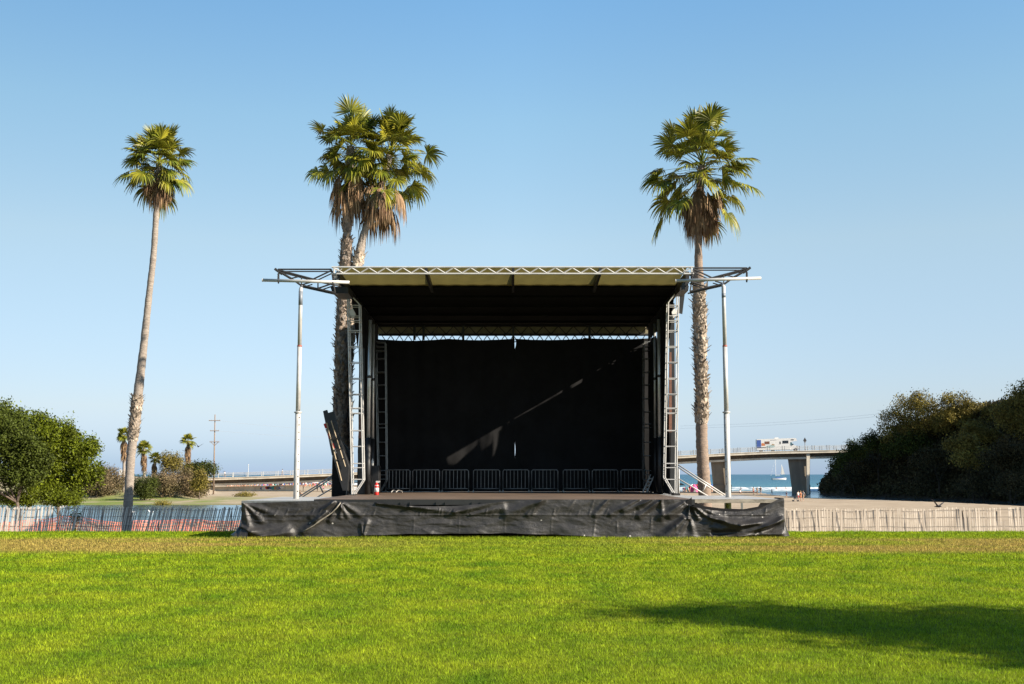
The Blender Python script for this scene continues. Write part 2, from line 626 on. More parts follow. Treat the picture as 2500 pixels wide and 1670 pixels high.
def sand_mat():
    m = mat('beach sand', (.45, .365, .265), .95, 0, 0, .25, .03, 3, spec=.1, col2=(.35, .275, .195), detail=8)
    nt = m.node_tree
    N, L = nt.nodes, nt.links
    b = N['Principled BSDF']
    src = b.inputs['Base Color'].links[0].from_socket
    geo = N.new('ShaderNodeNewGeometry')
    sep = N.new('ShaderNodeSeparateXYZ')
    L.new(geo.outputs['Position'], sep.inputs[0])
    wet = N.new('ShaderNodeMapRange')         # wet sand just above the water line
    wet.inputs[1].default_value = WATER_Z + .16
    wet.inputs[2].default_value = WATER_Z + .04
    L.new(sep.outputs[2], wet.inputs[0])
    mx = N.new('ShaderNodeMix')
    mx.data_type = 'RGBA'
    mx.inputs[7].default_value = (.17, .13, .095, 1)
    L.new(wet.outputs[0], mx.inputs[0])
    L.new(src, mx.inputs[6])
    # green marsh growth on the far left shore of the lagoon
    gx = N.new('ShaderNodeMapRange')
    gx.inputs[1].default_value = -40
    gx.inputs[2].default_value = -52
    L.new(sep.outputs[0], gx.inputs[0])
    gy = N.new('ShaderNodeMapRange')
    gy.inputs[1].default_value = 166
    gy.inputs[2].default_value = 176
    L.new(sep.outputs[1], gy.inputs[0])
    gy2 = N.new('ShaderNodeMapRange')
    gy2.inputs[1].default_value = 222
    gy2.inputs[2].default_value = 196
    L.new(sep.outputs[1], gy2.inputs[0])
    nz = N.new('ShaderNodeTexNoise')
    nz.inputs['Scale'].default_value = .15
    nz.inputs['Detail'].default_value = 6
    L.new(geo.outputs['Position'], nz.inputs['Vector'])
    nr = N.new('ShaderNodeMapRange')
    nr.inputs[1].default_value = .35
    nr.inputs[2].default_value = .55
    L.new(nz.outputs[0], nr.inputs[0])
    f = None
    for q in (gx, gy, gy2, nr):
        if f is None:
            f = q.outputs[0]
        else:
            k = N.new('ShaderNodeMath')
            k.operation = 'MULTIPLY'
            L.new(f, k.inputs[0])
            L.new(q.outputs[0], k.inputs[1])
            f = k.outputs[0]
    m2 = N.new('ShaderNodeMix')
    m2.data_type = 'RGBA'
    m2.inputs[7].default_value = (.13, .16, .04, 1)
    L.new(f, m2.inputs[0])
    L.new(mx.outputs[2], m2.inputs[6])
    L.new(m2.outputs[2], b.inputs['Base Color'])
    return m


lawn_mats()
M['sand'] = sand_mat()
M['earth'] = mat('dark hillside earth', (.055, .042, .028), .95, 0, 0, .3, .2, 2, spec=.1, col2=(.03, .026, .018))
build_ground()


def build_water():
    m = bpy.data.materials.new('sea water')
    m.use_nodes = True
    nt = m.node_tree
    N, L = nt.nodes, nt.links
    geo = N.new('ShaderNodeNewGeometry')
    sep = N.new('ShaderNodeSeparateXYZ')
    L.new(geo.outputs['Position'], sep.inputs[0])
    rp = N.new('ShaderNodeValToRGB')          # muddy lagoon, green shallows near the beach, deep blue offshore
    for p in (.1, .2, .45):
        rp.color_ramp.elements.new(p)
    for e, (p, c) in zip(rp.color_ramp.elements, ((0, (.10, .11, .11)), (.1, (.09, .11, .115)), (.2, (.075, .20, .25)), (.45, (.05, .155, .22)), (1, (.042, .125, .195)))):
        e.position = p
        e.color = (*(q * .72 for q in c), 1)
    mr = N.new('ShaderNodeMapRange')
    mr.inputs[1].default_value = 150
    mr.inputs[2].default_value = 1200
    L.new(sep.outputs[1], mr.inputs[0])
    L.new(mr.outputs[0], rp.inputs[0])
    dif = N['Principled BSDF']
    dif.inputs['Roughness'].default_value = .8
    dif.inputs['Specular IOR Level'].default_value = .1
    L.new(rp.outputs[0], dif.inputs['Base Color'])
    glo = N.new('ShaderNodeBsdfGlossy')
    glo.inputs['Roughness'].default_value = .12
    glo.inputs['Color'].default_value = (.78, .92, 1, 1)
    gm = N.new('ShaderNodeMapRange')           # calm lagoon mirrors the sky, the rough sea much less
    gm.inputs[1].default_value = 235
    gm.inputs[2].default_value = 330
    gm.inputs[3].default_value = .86
    gm.inputs[4].default_value = .14
    L.new(sep.outputs[1], gm.inputs[0])
    mxs = N.new('ShaderNodeMixShader')
    L.new(gm.outputs[0], mxs.inputs[0])
    L.new(dif.outputs[0], mxs.inputs[1])
    L.new(glo.outputs[0], mxs.inputs[2])
    L.new(mxs.outputs[0], N['Material Output'].inputs[0])
    hs = []
    for sc, st in ((.5, (.35, 1, 1)), (.06, (.3, 1, 1)), (3, (.5, 1, 1))):
        mp = N.new('ShaderNodeMapping')
        mp.inputs['Scale'].default_value = st
        n = N.new('ShaderNodeTexNoise')
        n.inputs['Scale'].default_value = sc
        n.inputs['Detail'].default_value = 4
        L.new(geo.outputs['Position'], mp.inputs[0])
        L.new(mp.outputs[0], n.inputs['Vector'])
        hs.append(n.outputs[0])
    bp = N.new('ShaderNodeBump')
    bp.inputs['Strength'].default_value = 1
    bp.inputs['Distance'].default_value = .55
    L.new(hs[0], bp.inputs['Height'])
    bp2 = N.new('ShaderNodeBump')
    bp2.inputs['Strength'].default_value = 1
    bp2.inputs['Distance'].default_value = 5
    L.new(hs[1], bp2.inputs['Height'])
    L.new(bp2.outputs[0], bp.inputs['Normal'])
    # calm lagoon: blend the normals back towards flat for near water
    calm = N.new('ShaderNodeMapRange')
    calm.inputs[1].default_value = 230
    calm.inputs[2].default_value = 320
    L.new(sep.outputs[1], calm.inputs[0])
    bp3 = N.new('ShaderNodeBump')
    bp3.inputs['Strength'].default_value = 1
    bp3.inputs['Distance'].default_value = .05
    L.new(hs[2], bp3.inputs['Height'])
    mx = N.new('ShaderNodeMix')
    mx.data_type = 'VECTOR'
    L.new(calm.outputs[0], mx.inputs[0])
    L.new(bp3.outputs[0], mx.inputs[4])
    L.new(bp.outputs[0], mx.inputs[5])
    L.new(mx.outputs[1], dif.inputs['Normal'])
    L.new(mx.outputs[1], glo.inputs['Normal'])
    M['water'] = m
    mb = MB()
    xs = [-30000, -2000, -400, 400, 2000, 30000]
    ys = [90, 400, 2000, 30000]
    V = [(x, y, WATER_Z) for y in ys for x in xs]
    nx = len(xs)
    mb.add(V, [(j * nx + i, j * nx + i + 1, (j + 1) * nx + i + 1, (j + 1) * nx + i) for j in range(len(ys) - 1) for i in range(nx - 1)])
    tag(mb.build('sea', m), 'blue sea and calm lagoon reaching to the horizon', 'sea', kind='structure')
    # rolling surf near the beach
    fm = mat('sea foam', (.80, .82, .83), .7, 0, .12, .4)
    mb = MB()
    for (x0, x1, yc, wd, h, seed) in ((-30, 82, 321, 3.0, .05, 1), (-60, 95, 336, 7.5, .35, 2), (5, 95, 352, 4, .12, 4), (-60, 110, 375, 7, .45, 3), (20, 120, 405, 3, .25, 7), (-120, -30, 540, 7, .5, 5), (-160, -40, 515, 4, .1, 6)):
        n = 220
        rows = []
        for i in range(n):
            x = x0 + (x1 - x0) * i / (n - 1)
            y = yc + 3.5 * fbm(x, 0, .05, seed) + 1.2 * fbm(x, 3, .3, seed)
            k = max(.0, .62 + 1.1 * fbm(x, 9, .09, seed + 20) + .5 * fbm(x, 9, .6, seed + 30))
            k = min(k, 1.3)
            w = wd * k / 2
            hh = h * min(1, k)
            z = WATER_Z + .02
            rows.append([(x, y - w - .02, z - .05), (x, y - w * .5, z + hh), (x, y, z + hh), (x, y + w + .02, z - .05)])
        V = [p for r in rows for p in r]
        mb.add(V, [(i * 4 + k, i * 4 + 4 + k, i * 4 + 5 + k, i * 4 + 1 + k) for i in range(n - 1) for k in range(3)])
    tag(mb.build('surf', fm, smooth=True), 'white foam of small waves breaking along the beach', 'surf', kind='stuff')


build_water()


# ------------------------------------------------------------------ grass blades (uncountable)
def build_grass():
    n = 1350000
    y0, y1 = 6.8, 29.9
    Y = y0 * (y1 / y0) ** rng.random(n)
    X = (rng.random(n) * 2 - 1) * (Y * .56 + 3.5)
    keep = ~((np.abs(X) < 4.3) & (Y > 27.2))
    X, Y = X[keep], Y[keep]
    n = len(X)
    Z = terrain(X, Y)
    tall = np.array([fbm(x, y, .8, 11) for x, y in zip(X[:], Y[:])]) if n < 1 else 0
    h = (.012 + .020 * rng.random(n) ** 1.5) * (1 + .9 * (rng.random(n) > .97))
    far = np.clip((Y - 9) / 20, 0, 1)
    h = h * (1 + .5 * far)
    w = .0034 * (Y / 9) ** 1.1 * (.7 + .6 * rng.random(n))
    az = rng.random(n) * 2 * np.pi
    ln = rng.normal(0, .95, n)
    la = rng.random(n) * 2 * np.pi
    cx, cy = np.cos(az) * w, np.sin(az) * w
    zb = Z - .012
    A = np.stack([X - cx, Y - cy, zb], 1)
    B = np.stack([X + cx, Y + cy, zb], 1)
    C = np.stack([X + np.cos(la) * ln * h, Y + np.sin(la) * ln * h, Z + h], 1)
    V = np.stack([A, B, C], 1).reshape(-1, 3)
    Fc = np.arange(n * 3).reshape(-1, 3)
    # longer uncut grass along the foot of the skirt
    m = 9000
    X = -6.6 + 13.2 * rng.random(m)
    Y = 26.33 - np.abs(rng.normal(0, .10, m))
    h = .03 + .06 * rng.random(m)
    az = rng.random(m) * 6.283
    lx, ly = rng.normal(0, .35, m) * h, rng.normal(0, .35, m) * h
    z0 = np.zeros(m) - .01
    E_ = np.stack([np.stack([X - .006 * np.cos(az), Y - .006 * np.sin(az), z0], 1), np.stack([X + .006 * np.cos(az), Y + .006 * np.sin(az), z0], 1), np.stack([X + lx, Y + ly, z0 + h], 1)], 1).reshape(-1, 3)
    V = np.concatenate([V, E_])
    # ragged far edge of the lawn
    m = 14000
    X = (rng.random(m) - .5) * 34
    X = X + .25 * np.sin(X * 9) + .2 * np.sin(X * 23)
    Y = 28.4 + 1.5 * rng.random(m)
    h = (.03 + .07 * rng.random(m) ** 2) * (.7 + .6 * np.sin(X * 2.3) * np.sin(X * .7 + 1))
    lx, ly = rng.normal(0, .4, m) * h, rng.normal(0, .4, m) * h
    z0 = terrain(X, Y) - .01
    ok = ~((np.abs(X) < 6.6) & (Y < 31))
    E_ = np.stack([np.stack([X - .008, Y, z0], 1), np.stack([X + .008, Y, z0], 1), np.stack([X + lx, Y + ly, z0 + h], 1)], 1)[ok].reshape(-1, 3)
    V = np.concatenate([V, E_])
    Fc = np.arange(len(V)).reshape(-1, 3)
    tag(npobj('grass', V, Fc, M['blade']), 'short green and yellowish grass blades covering the lawn', 'grass', kind='stuff')


build_grass()


# ------------------------------------------------------------------ foliage tools
def leaf_quads(C, D, size, g):
    """diamond leaves at centres C, facing roughly along D"""
    n = len(C)
    nrm = D + g.normal(0, .75, (n, 3))
    nrm /= np.linalg.norm(nrm, axis=1)[:, None] + 1e-9
    t = g.normal(0, 1, (n, 3))
    t -= nrm * (t * nrm).sum(1)[:, None]
    t /= np.linalg.norm(t, axis=1)[:, None] + 1e-9
    s = np.cross(nrm, t)
    L = size * (.6 + .8 * g.random(n))[:, None]
    W = L * .45
    V = np.stack([C - t * L * .5, C + s * W * .5 - t * L * .05, C + t * L * .5, C - s * W * .5 - t * L * .05], 1)
    return V.reshape(-1, 3)


def cloud(lumps, n, size, g, shell=.6):
    """leaf clumps through the outer part of a set of ellipsoidal lumps (cx,cy,cz,rx,ry,rz)"""
    lp = np.array(lumps, float)
    wgt = lp[:, 3] * lp[:, 5]
    nt = max(8, n // 14)
    k = g.choice(len(lp), nt, p=wgt / wgt.sum())
    d = g.normal(0, 1, (nt, 3))
    d /= np.linalg.norm(d, axis=1)[:, None]
    r = np.minimum(1 - shell * g.random(nt) ** 1.2 + .07 * g.normal(0, 1, nt), 1.08)
    c = lp[k, :3] + d * lp[k, 3:] * r[:, None]
    k2 = np.repeat(np.arange(nt), 14)
    C = c[k2] + g.normal(0, 1, (len(k2), 3)) * size * 1.25
    Dv = d[k2] + np.array([0, 0, .3])
    V = leaf_quads(C, Dv, size, g)
    return V, np.arange(len(V)).reshape(-1, 4)


def branchy(mb, base, lumps, r0, g, n=7):
    """tapered trunk and limbs that lead to the lumps of the crown"""
    base = Vector(base)
    cen = Vector(np.array(lumps)[:, :3].mean(0).tolist())
    fork = base.lerp(cen, .42)
    mb.tube([base, base.lerp(fork, .5) + Vector((.04 * r0, .03, 0)), fork], [r0, r0 * .85, r0 * .7], 8)
    for l in list(lumps)[:n]:
        e = Vector(l[:3])
        mid = fork.lerp(e, .55) + Vector(g.normal(0, 1, 3).tolist()) * (e - fork).length * .08
        mb.tube([fork, mid, e], [r0 * .5, r0 * .32, r0 * .08], 6)


def tree(name, label, cat, base, lumps, n, size, m, seed, trunk_r=.12, group=None, trunk=True):
    g = np.random.default_rng(seed)
    t = thing(name, label, cat, base, group)
    if trunk:
        mb = MB()
        branchy(mb, base, lumps, trunk_r, g)
        mb.build('trunk', M['bark'] if trunk_r != .2 else M['earth'], t, smooth=True)
    more = list(lumps)
    for (cx, cy, cz, rx, ry, rz) in lumps:
        for q in range(11):
            d = g.normal(0, 1, 3)
            d[2] = abs(d[2]) * .9 - .25
            d /= np.linalg.norm(d)
            k = .14 + .26 * g.random() ** 1.5
            e = .92 + .38 * g.random() ** 1.6
            more.append((cx + d[0] * rx * e, cy + d[1] * ry * e, cz + d[2] * rz * e, rx * k, ry * k, rz * k))
    V, Fc = cloud(more, n, size, g)
    npobj('crown', V, Fc, m, t)
    return t


def lumps_from_px(lst, Y, dscale=1.0):
    out = []
    for (px, py, rx, ry) in lst:
        c = P(px, py, Y)
        k = Y / F
        out.append((c.x, c.y + random.uniform(-.4, .4) * rx * k, c.z, rx * k, rx * k * dscale, ry * k))
    return out


# ------------------------------------------------------------------ palms
def frond(g, org, d, pet, Rr, droop, spread, nl, dead=False):
    """one fan leaf: curved stalk, pleated fan, free drooping tips"""
    V, Fc = [], []
    d = Vector(d).normalized()
    org = Vector(org)
    sag = .25 * droop
    pts = []
    for i in range(6):
        t = i / 5
        pts.append(org + d * pet * t + Vector((0, 0, -sag * pet * t * t)))
    fwd = (pts[-1] - pts[-2]).normalized()
    side = fwd.cross(Vector((0, 0, 1)))
    if side.length < .15:
        side = Vector((math.cos(g.random() * 6.3), math.sin(g.random() * 6.3), 0))
    side = (side.normalized() + Vector(g.normal(0, .40, 3).tolist())).normalized()
    side = (side - fwd * side.dot(fwd)).normalized()
    nrm = side.cross(fwd)
    # stalk
    w = .018 * Rr / .9
    for i, p in enumerate(pts):
        ww = w * (1.5 - .8 * i / 5)
        V += [p - side * ww, p + side * ww, p + nrm * ww * .8]
    for i in range(5):
        a = i * 3
        for q in ((0, 1), (1, 2), (2, 0)):
            Fc.append((a + q[0], a + q[1], a + 3 + q[1], a + 3 + q[0]))
    hub = pts[-1]
    ts = (0, .3, .55, .75, .9, 1.0)
    wf = (.15, 1.05, .95, .6, .32, .06)
    dphi = 2 * spread / (nl - 1)
    for k in range(nl):
        ph = -spread + dphi * k + g.normal(0, .02)
        c, s = math.cos(ph), math.sin(ph)
        dl = fwd * c + side * s
        L = Rr * (.74 + .26 * math.cos(ph * .8)) * (.88 + .24 * g.random())
        sd = side * c - fwd * s
        cup = .16 * (1 - c)
        o = len(V)
        dr = droop * (.75 + .6 * g.random())
        tw = g.normal(0, .35)
        for t, wq in zip(ts, wf):
            q = max(0, t - .38)
            p = hub + dl * L * (t - .55 * dr * q * q) + nrm * (cup * L * t * (1 if not dead else -.3)) + Vector((0, 0, -1)) * dr * L * 1.15 * q ** 1.7
            hw = .5 * wq * dphi * L * min(t + .12, .62)
            sv = (sd + nrm * ((.35 if k % 2 else -.35) + tw * t)).normalized()
            V += [p - sv * hw, p + sv * hw]
        for i in range(len(ts) - 1):
            a = o + i * 2
            Fc.append((a, a + 1, a + 3, a + 2))
    return V, Fc


def palm(name, label, path, radii, crown, boots, seed, group, bark='trunk_smooth', bootm='boot', Y=44, boot_n=520, boot_len=.24):
    """path: trunk points; crown: dict(hub, n, pet, R, lo, skirt...)"""
    g = np.random.default_rng(seed)
    path = [Vector(p) for p in path]
    t = thing(name, label, 'palm tree', path[0], group)
    # smooth resample
    pts, rad = [], []
    seg = 14
    for i in range(len(path) - 1):
        p0, p1, p2, p3 = path[max(i - 1, 0)], path[i], path[i + 1], path[min(i + 2, len(path) - 1)]
        for k in range(seg):
            u = k / seg
            q = .5 * ((2 * p1) + (p2 - p0) * u + (2 * p0 - 5 * p1 + 4 * p2 - p3) * u * u + (3 * p1 - p0 - 3 * p2 + p3) * u ** 3)
            pts.append(q)
            rad.append(radii[i] * (1 - u) + radii[i + 1] * u)
    pts.append(path[-1])
    rad.append(radii[-1])
    rad = [r * (1 + .035 * math.sin(j * 2.3) + .03 * math.sin(j * .9 + seed)) for j, r in enumerate(rad)]
    mb = MB()
    mb.tube(pts, rad, 16)
    trunk = mb.build('trunk', M[bark], t, smooth=True)
    zs = np.array([p.z for p in pts])
    # old leaf bases
    V, Fc = [], []
    for (z0, z1, cnt, ln) in boots:
        for i in range(cnt):
            z = z0 + (z1 - z0) * g.random()
            j = int(np.argmin(np.abs(zs - z)))
            c = pts[j]
            r = rad[j] * .97
            a = g.random() * 2 * math.pi
            out = Vector((math.cos(a), math.sin(a), 0))
            tan = Vector((-math.sin(a), math.cos(a), 0))
            L = ln * (.6 + .7 * g.random())
            w = L * .30
            lean = .28 + .5 * g.random() ** 2
            b = Vector((c.x, c.y, z)) + out * r * .93
            tip = b + Vector((0, 0, L)) + out * L * lean + tan * L * g.normal(0, .28)
            o = len(V)
            V += [b - tan * w, b + tan * w, b + out * w * .7 - Vector((0, 0, .02)), b + Vector((0, 0, L * .55)) + out * L * lean * .35 - tan * w * .75,
                  b + Vector((0, 0, L * .55)) + out * L * lean * .35 + tan * w * .75, tip - tan * w * .28, tip + tan * w * .28]
            Fc += [(o, o + 2, o + 3, o + 3), (o + 2, o + 1, o + 4, o + 3), (o + 3, o + 4, o + 6, o + 5)]
    if V:
        tri = [f if f[2] != f[3] else (f[0], f[1], f[2]) for f in Fc]
        m2 = MB()
        m2.add(V, tri)
        m2.build('leaf_bases', M[bootm], t)
    hub = Vector(crown['hub'])
    ax = (pts[-1] - pts[-4]).normalized()
    V, Fc = [], []
    ga = 2.39996
    n = int(crown['n'] * 1.3)
    for i in range(n):
        u = (i + .5) / n
        th = R(4) + (R(crown.get('lo', 118)) - R(4)) * u ** .8 + g.normal(0, .24)
        az = i * ga + g.normal(0, .25)
        d = Vector((math.sin(th) * math.cos(az), math.sin(th) * math.sin(az), math.cos(th)))
        o = hub + ax * (crown['drop'] * (.35 - u)) * .8
        pe = crown['pet'] * (.45 + .7 * g.random()) * (.85 + .25 * math.sin(th))
        v, f = frond(g, o, d, pe, crown['R'] * (.92 + .30 * g.random()), .08 + .62 * u ** 1.2 + .30 * g.random(), R(104), 26)
        q = len(V)
        V += v
        Fc += [tuple(x + q for x in ff) for ff in f]
    npobj('crown', [tuple(v) for v in V], Fc, M['frond'], t)
    V, Fc = [], []
    sk = crown['skirt']
    for i in range(sk['n']):
        u = g.random()
        az = i * ga + g.normal(0, .3)
        th = R(sk.get('th0', 150) - 34 * (1 - u) * g.random())
        d = Vector((math.sin(th) * math.cos(az), math.sin(th) * math.sin(az), math.cos(th)))
        o = hub - ax * (sk['z0'] + (sk['z1'] - sk['z0']) * u) + Vector((math.cos(az), math.sin(az), 0)) * rad[-1] * .8
        v, f = frond(g, o, d, sk['pet'] * (.7 + .5 * g.random()), sk['R'] * (.75 + .4 * g.random()), 1.5, R(sk.get('spread', 42)), 13, True)
        q = len(V)
        V += v
        Fc += [tuple(x + q for x in ff) for ff in f]
    npobj('dead_fronds', [tuple(v) for v in V], Fc, M['frond_dead'], t)
    return t


GP = 'tall palms around the stage'
YL, YD, YR = 43., 37., 43.
lp = [P(308, 1290, YL), P(314, 1210, YL), P(319, 1120, YL), P(326, 1060, YL), P(335, 980, YL), P(349, 860, YL), P(364, 720, YL), P(375, 620, YL), P(382, 510, YL), P(386, 440, YL), P(388, 400, YL)]
lp[0].z = terr1(lp[0].x, YL) - .1
palm('palm_tree', 'slender palm with a bent pale trunk standing apart at the far left of the stage', lp,
     [.20, .17, .17, .175, .19, .15, .125, .12, .115, .115, .12],
     dict(hub=P(388, 392, YL), n=44, pet=.92, R=.68, drop=.7, lo=114, skirt=dict(n=30, z0=.25, z1=.85, pet=.35, R=.62)),
     [(P(0, 1078, YL).z, P(0, 972, YL).z, 330, .20)], 3, GP)
dp = [P(838, 1250, YD), P(835, 1150, YD), P(832, 1070, YD), P(831, 983, YD), P(834, 880, YD), P(838, 760, YD), P(844, 650, YD), P(847, 577, YD), P(850, 500, YD), P(854, 410, YD), P(856, 358, YD)]
dp[0].z = terr1(dp[0].x, YD) - .1
zz = lambda y: P(0, y, YD).z
palm('palm_tree', 'thick shaggy upright palm rising behind the left end of the stage roof', dp,
     [.23, .22, .205, .21, .21, .20, .185, .125, .165, .155, .13],
     dict(hub=P(856, 360, YD), n=46, pet=1.0, R=.58, drop=1.0, lo=106, skirt=dict(n=34, z0=.45, z1=1.35, pet=.46, R=.66)),
     [(zz(1100), zz(590), 1000, .22), (zz(568), zz(470), 230, .22)], 5, GP, bootm='boot_dark')
dq = [P(848, 1240, YD + .5), P(846, 1060, YD + .4), P(847, 900, YD + .3), P(858, 760, YD), P(868, 680, YD), P(876, 630, YD), P(888, 572, YD), P(906, 530, YD), P(922, 490, YD), P(940, 420, YD), P(952, 375, YD)]
dq[0].z = terr1(dq[0].x, YD) - .1
palm('palm_tree', 'leaning palm with a smooth upper trunk crossing beside the shaggy palm', dq,
     [.20, .185, .185, .175, .175, .17, .12, .113, .113, .125, .125],
     dict(hub=P(952, 376, YD), n=56, pet=1.08, R=.60, drop=1.0, lo=108, skirt=dict(n=38, z0=.6, z1=1.55, pet=.55, R=.7, th0=146)),
     [(zz(1100), zz(622), 620, .21)], 8, GP)
rp_ = [P(1724, 1262, YR), P(1720, 1200, YR), P(1716, 1130, YR), P(1713, 1060, YR), P(1713, 960, YR), P(1710, 860, YR), P(1708, 760, YR), P(1706, 680, YR), P(1705, 600, YR), P(1706, 530, YR), P(1710, 450, YR), P(1713, 405, YR)]
rp_[0].z = terr1(rp_[0].x, YR) - .1
zr = lambda y: P(0, y, YR).z
palm('palm_tree', 'single tall palm rising behind the right end of the stage roof', rp_,
     [.27, .25, .235, .225, .21, .22, .22, .19, .135, .13, .16, .16],
     dict(hub=P(1714, 404, YR), n=52, pet=1.62, R=.84, drop=1.2, lo=116, skirt=dict(n=44, z0=.6, z1=1.45, pet=.52, R=.82)),
     [(zr(1035), zr(700), 760, .27), (zr(1035), zr(1000), 40, .3)], 12, GP, bark='trunk_red')

GS = 'small far palms on the left bank'
for i, (px, hy, tby, sc, lab) in enumerate((
        (303, 1062, 1185, 1.0, 'small far palm half hidden behind the bent pale trunk'),
        (352, 1094, 1190, .95, 'small far palm just right of the bent pale trunk'),
        (378, 1118, 1190, .78, 'shortest far palm with a yellowish crown above the scrub'),
        (459, 1076, 1180, .92, 'lone far palm with a long grey skirt near the bridge end'))):
    D = 205 + i * 4
    hub = P(px, hy, D)
    b = P(px, tby, D)
    b.z = terr1(b.x, D) - .2
    palm('palm_tree', lab, [b, b.lerp(hub, .5), hub], [.3, .26, .24],
         dict(hub=hub, n=26, pet=.85 * sc, R=1.0 * sc, drop=.8, lo=98, skirt=dict(n=60, z0=.5, z1=3.4 * sc, pet=.3, R=.95 * sc, th0=172, spread=34)),
         [], 30 + i, GS)

# ------------------------------------------------------------------ the mobile stage
S0 = (0., 31., 0.)
stage = thing('mobile_stage', 'large black roofed mobile concert stage standing empty on the lawn edge', 'stage', S0)
YF = 26.5
DZ = .91
mb = MB()
mb.box((-4.7, YF + .05, DZ - .1), (4.335, 38.25, DZ))
mb.build('deck', M['deck'], stage)
for s, x0, x1, top in ((-1, -6.42, -4.705, DZ - .035), (1, 4.34, 6.44, DZ + .0)):
    mb = MB()
    mb.box((x0, YF + .06, top - .035), (x1, 31.2, top))
    if s > 0:
        mb.box((x0, 31.2, top - .08), (4.95, 38.25, top - .003))
    w = mb.build('wing_deck', M['deck_grey'], stage)
    mb = MB()
    mb.box((x0, YF, top - .085), (x1, YF + .055, top + .004))
    mb.build('deck_edge', M['deck_edge'] if s > 0 else M['grey_steel'], w)
    for lx in ((4.95, 5.85, 6.3) if s > 0 else (-6.3, -5.2)):
        mb = MB()
        z0 = terr1(lx, 30.6)
        mb.box((lx - .025, 30.6, z0), (lx + .025, 30.65, top - .036))
        mb.build('deck_leg', M['grey_steel'], w)
mb = MB()
mb.box((-4.7, YF, DZ - .13), (4.335, YF + .045, DZ - .003))
edge = mb.build('front_edge', M['black_paint'], stage)
for px in (982, 1005, 1069, 1091, 1156, 1177, 1243, 1270):
    c = P(px, 1226, YF - .02)
    mb = MB()
    mb.box((c.x - .045, YF - .03, .775), (c.x - .028, YF - .002, .845))
    mb.box((c.x - .028, YF - .03, .775), (c.x + .03, YF - .002, .79))
    mb.build('bracket', M['black_paint'], edge)
mb = MB()
mb.box((-4.3, 27.6, .22), (4.3, 37.9, DZ - .105))
for x in (-3.2, 0, 3.2):
    for y in (28.2, 37.0):
        mb.box((x - .12, y, -.9), (x + .12, y + .25, .219))
mb.build('chassis', M['black_paint'], stage)
# roof
RX0, RX1 = -4.76, 4.80
TZ0, TZ1 = 6.82, 7.0
mb = MB()
n = 24
for k in range(4):
    xa, xb = (RX0 + .06, -2.31, .03, 2.37)[k] + .03, (-2.31, .03, 2.37, RX1 - .06)[k] - .03
    V, Fc = [], []
    for i in range(9):
        for j in range(n + 1):
            u, v = j / n, i / 8
            x = xa + (xb - xa) * u
            y = 29.25 + 2.15 * v
            z = 7.02 - .135 * v - .05 * math.sin(math.pi * u) * math.sin(math.pi * min(1, v + .12)) + .006 * math.sin(u * 31 + v * 5)
            V.append((x, y, z))
    Fc = [(i * (n + 1) + j, (i + 1) * (n + 1) + j, (i + 1) * (n + 1) + j + 1, i * (n + 1) + j + 1) for i in range(8) for j in range(n)]
    mb.add(V, Fc)
mb.build('canopy', M['khaki'], stage, smooth=True)
mb = MB()
mb.hexa([(RX0, 31.4, 6.84), (RX1, 31.4, 6.84), (RX1, 38.3, 6.64), (RX0, 38.3, 6.64), (RX0, 31.4, 6.90), (RX1, 31.4, 6.90), (RX1, 38.3, 6.70), (RX0, 38.3, 6.70)])
ceil = mb.build('roof_liner', M['ceiling_cloth'], stage)
mb = MB()
mb.hexa([(RX0, 31.2, 6.96), (RX1, 31.2, 6.96), (RX1, 38.5, 6.78), (RX0, 38.5, 6.78), (RX0, 31.2, 6.99), (RX1, 31.2, 6.99), (RX1, 38.5, 6.81), (RX0, 38.5, 6.81)])
mb.build('roof_cover', M['roof_skin'], stage)
for x in (-2.31, .03, 2.37):
    mb = MB()
    mb.prism([(x - .035, 29.22, 7.0), (x - .035, 29.22, 6.84), (x - .035, 31.6, 6.72), (x - .035, 31.6, 6.98)], .07, 0)
    mb.build('joist', M['black_paint'], stage)
for y in (32.6, 34.2, 35.8, 37.2):
    mb = MB()
    z = 6.84 - (y - 31.4) * .029
    mb.box((RX0 + .1, y, z - .07), (RX1 - .1, y + .06, z - .004))
    mb.build('roof_purlin', M['ceiling_cloth'], stage)
for s in (-1, 1):
    xe = RX0 if s < 0 else RX1
    xi = xe - s * .1
    mb = MB()
    mb.hexa([(min(xe, xi), 29.5, 6.72), (max(xe, xi), 29.5, 6.72), (max(xe, xi), 38.3, 6.5), (min(xe, xi), 38.3, 6.5),
             (min(xe, xi), 29.5, 6.95), (max(xe, xi), 29.5, 6.95), (max(xe, xi), 38.3, 6.76), (min(xe, xi), 38.3, 6.76)])
    mb.build('side_beam', M['black_paint'], stage)


def zigzag(mb, x0, x1, z0, z1, y, n, r):
    pts = []
    for i in range(n + 1):
        a = x0 + (x1 - x0) * i / n
        b = x0 + (x1 - x0) * (i + .5) / n
        pts.append((a, z1))
        if i < n:
            pts.append((b, z0))
    for p, q in zip(pts, pts[1:]):
        mb.bar((p[0], y, p[1]), (q[0], y, q[1]), r, 4)


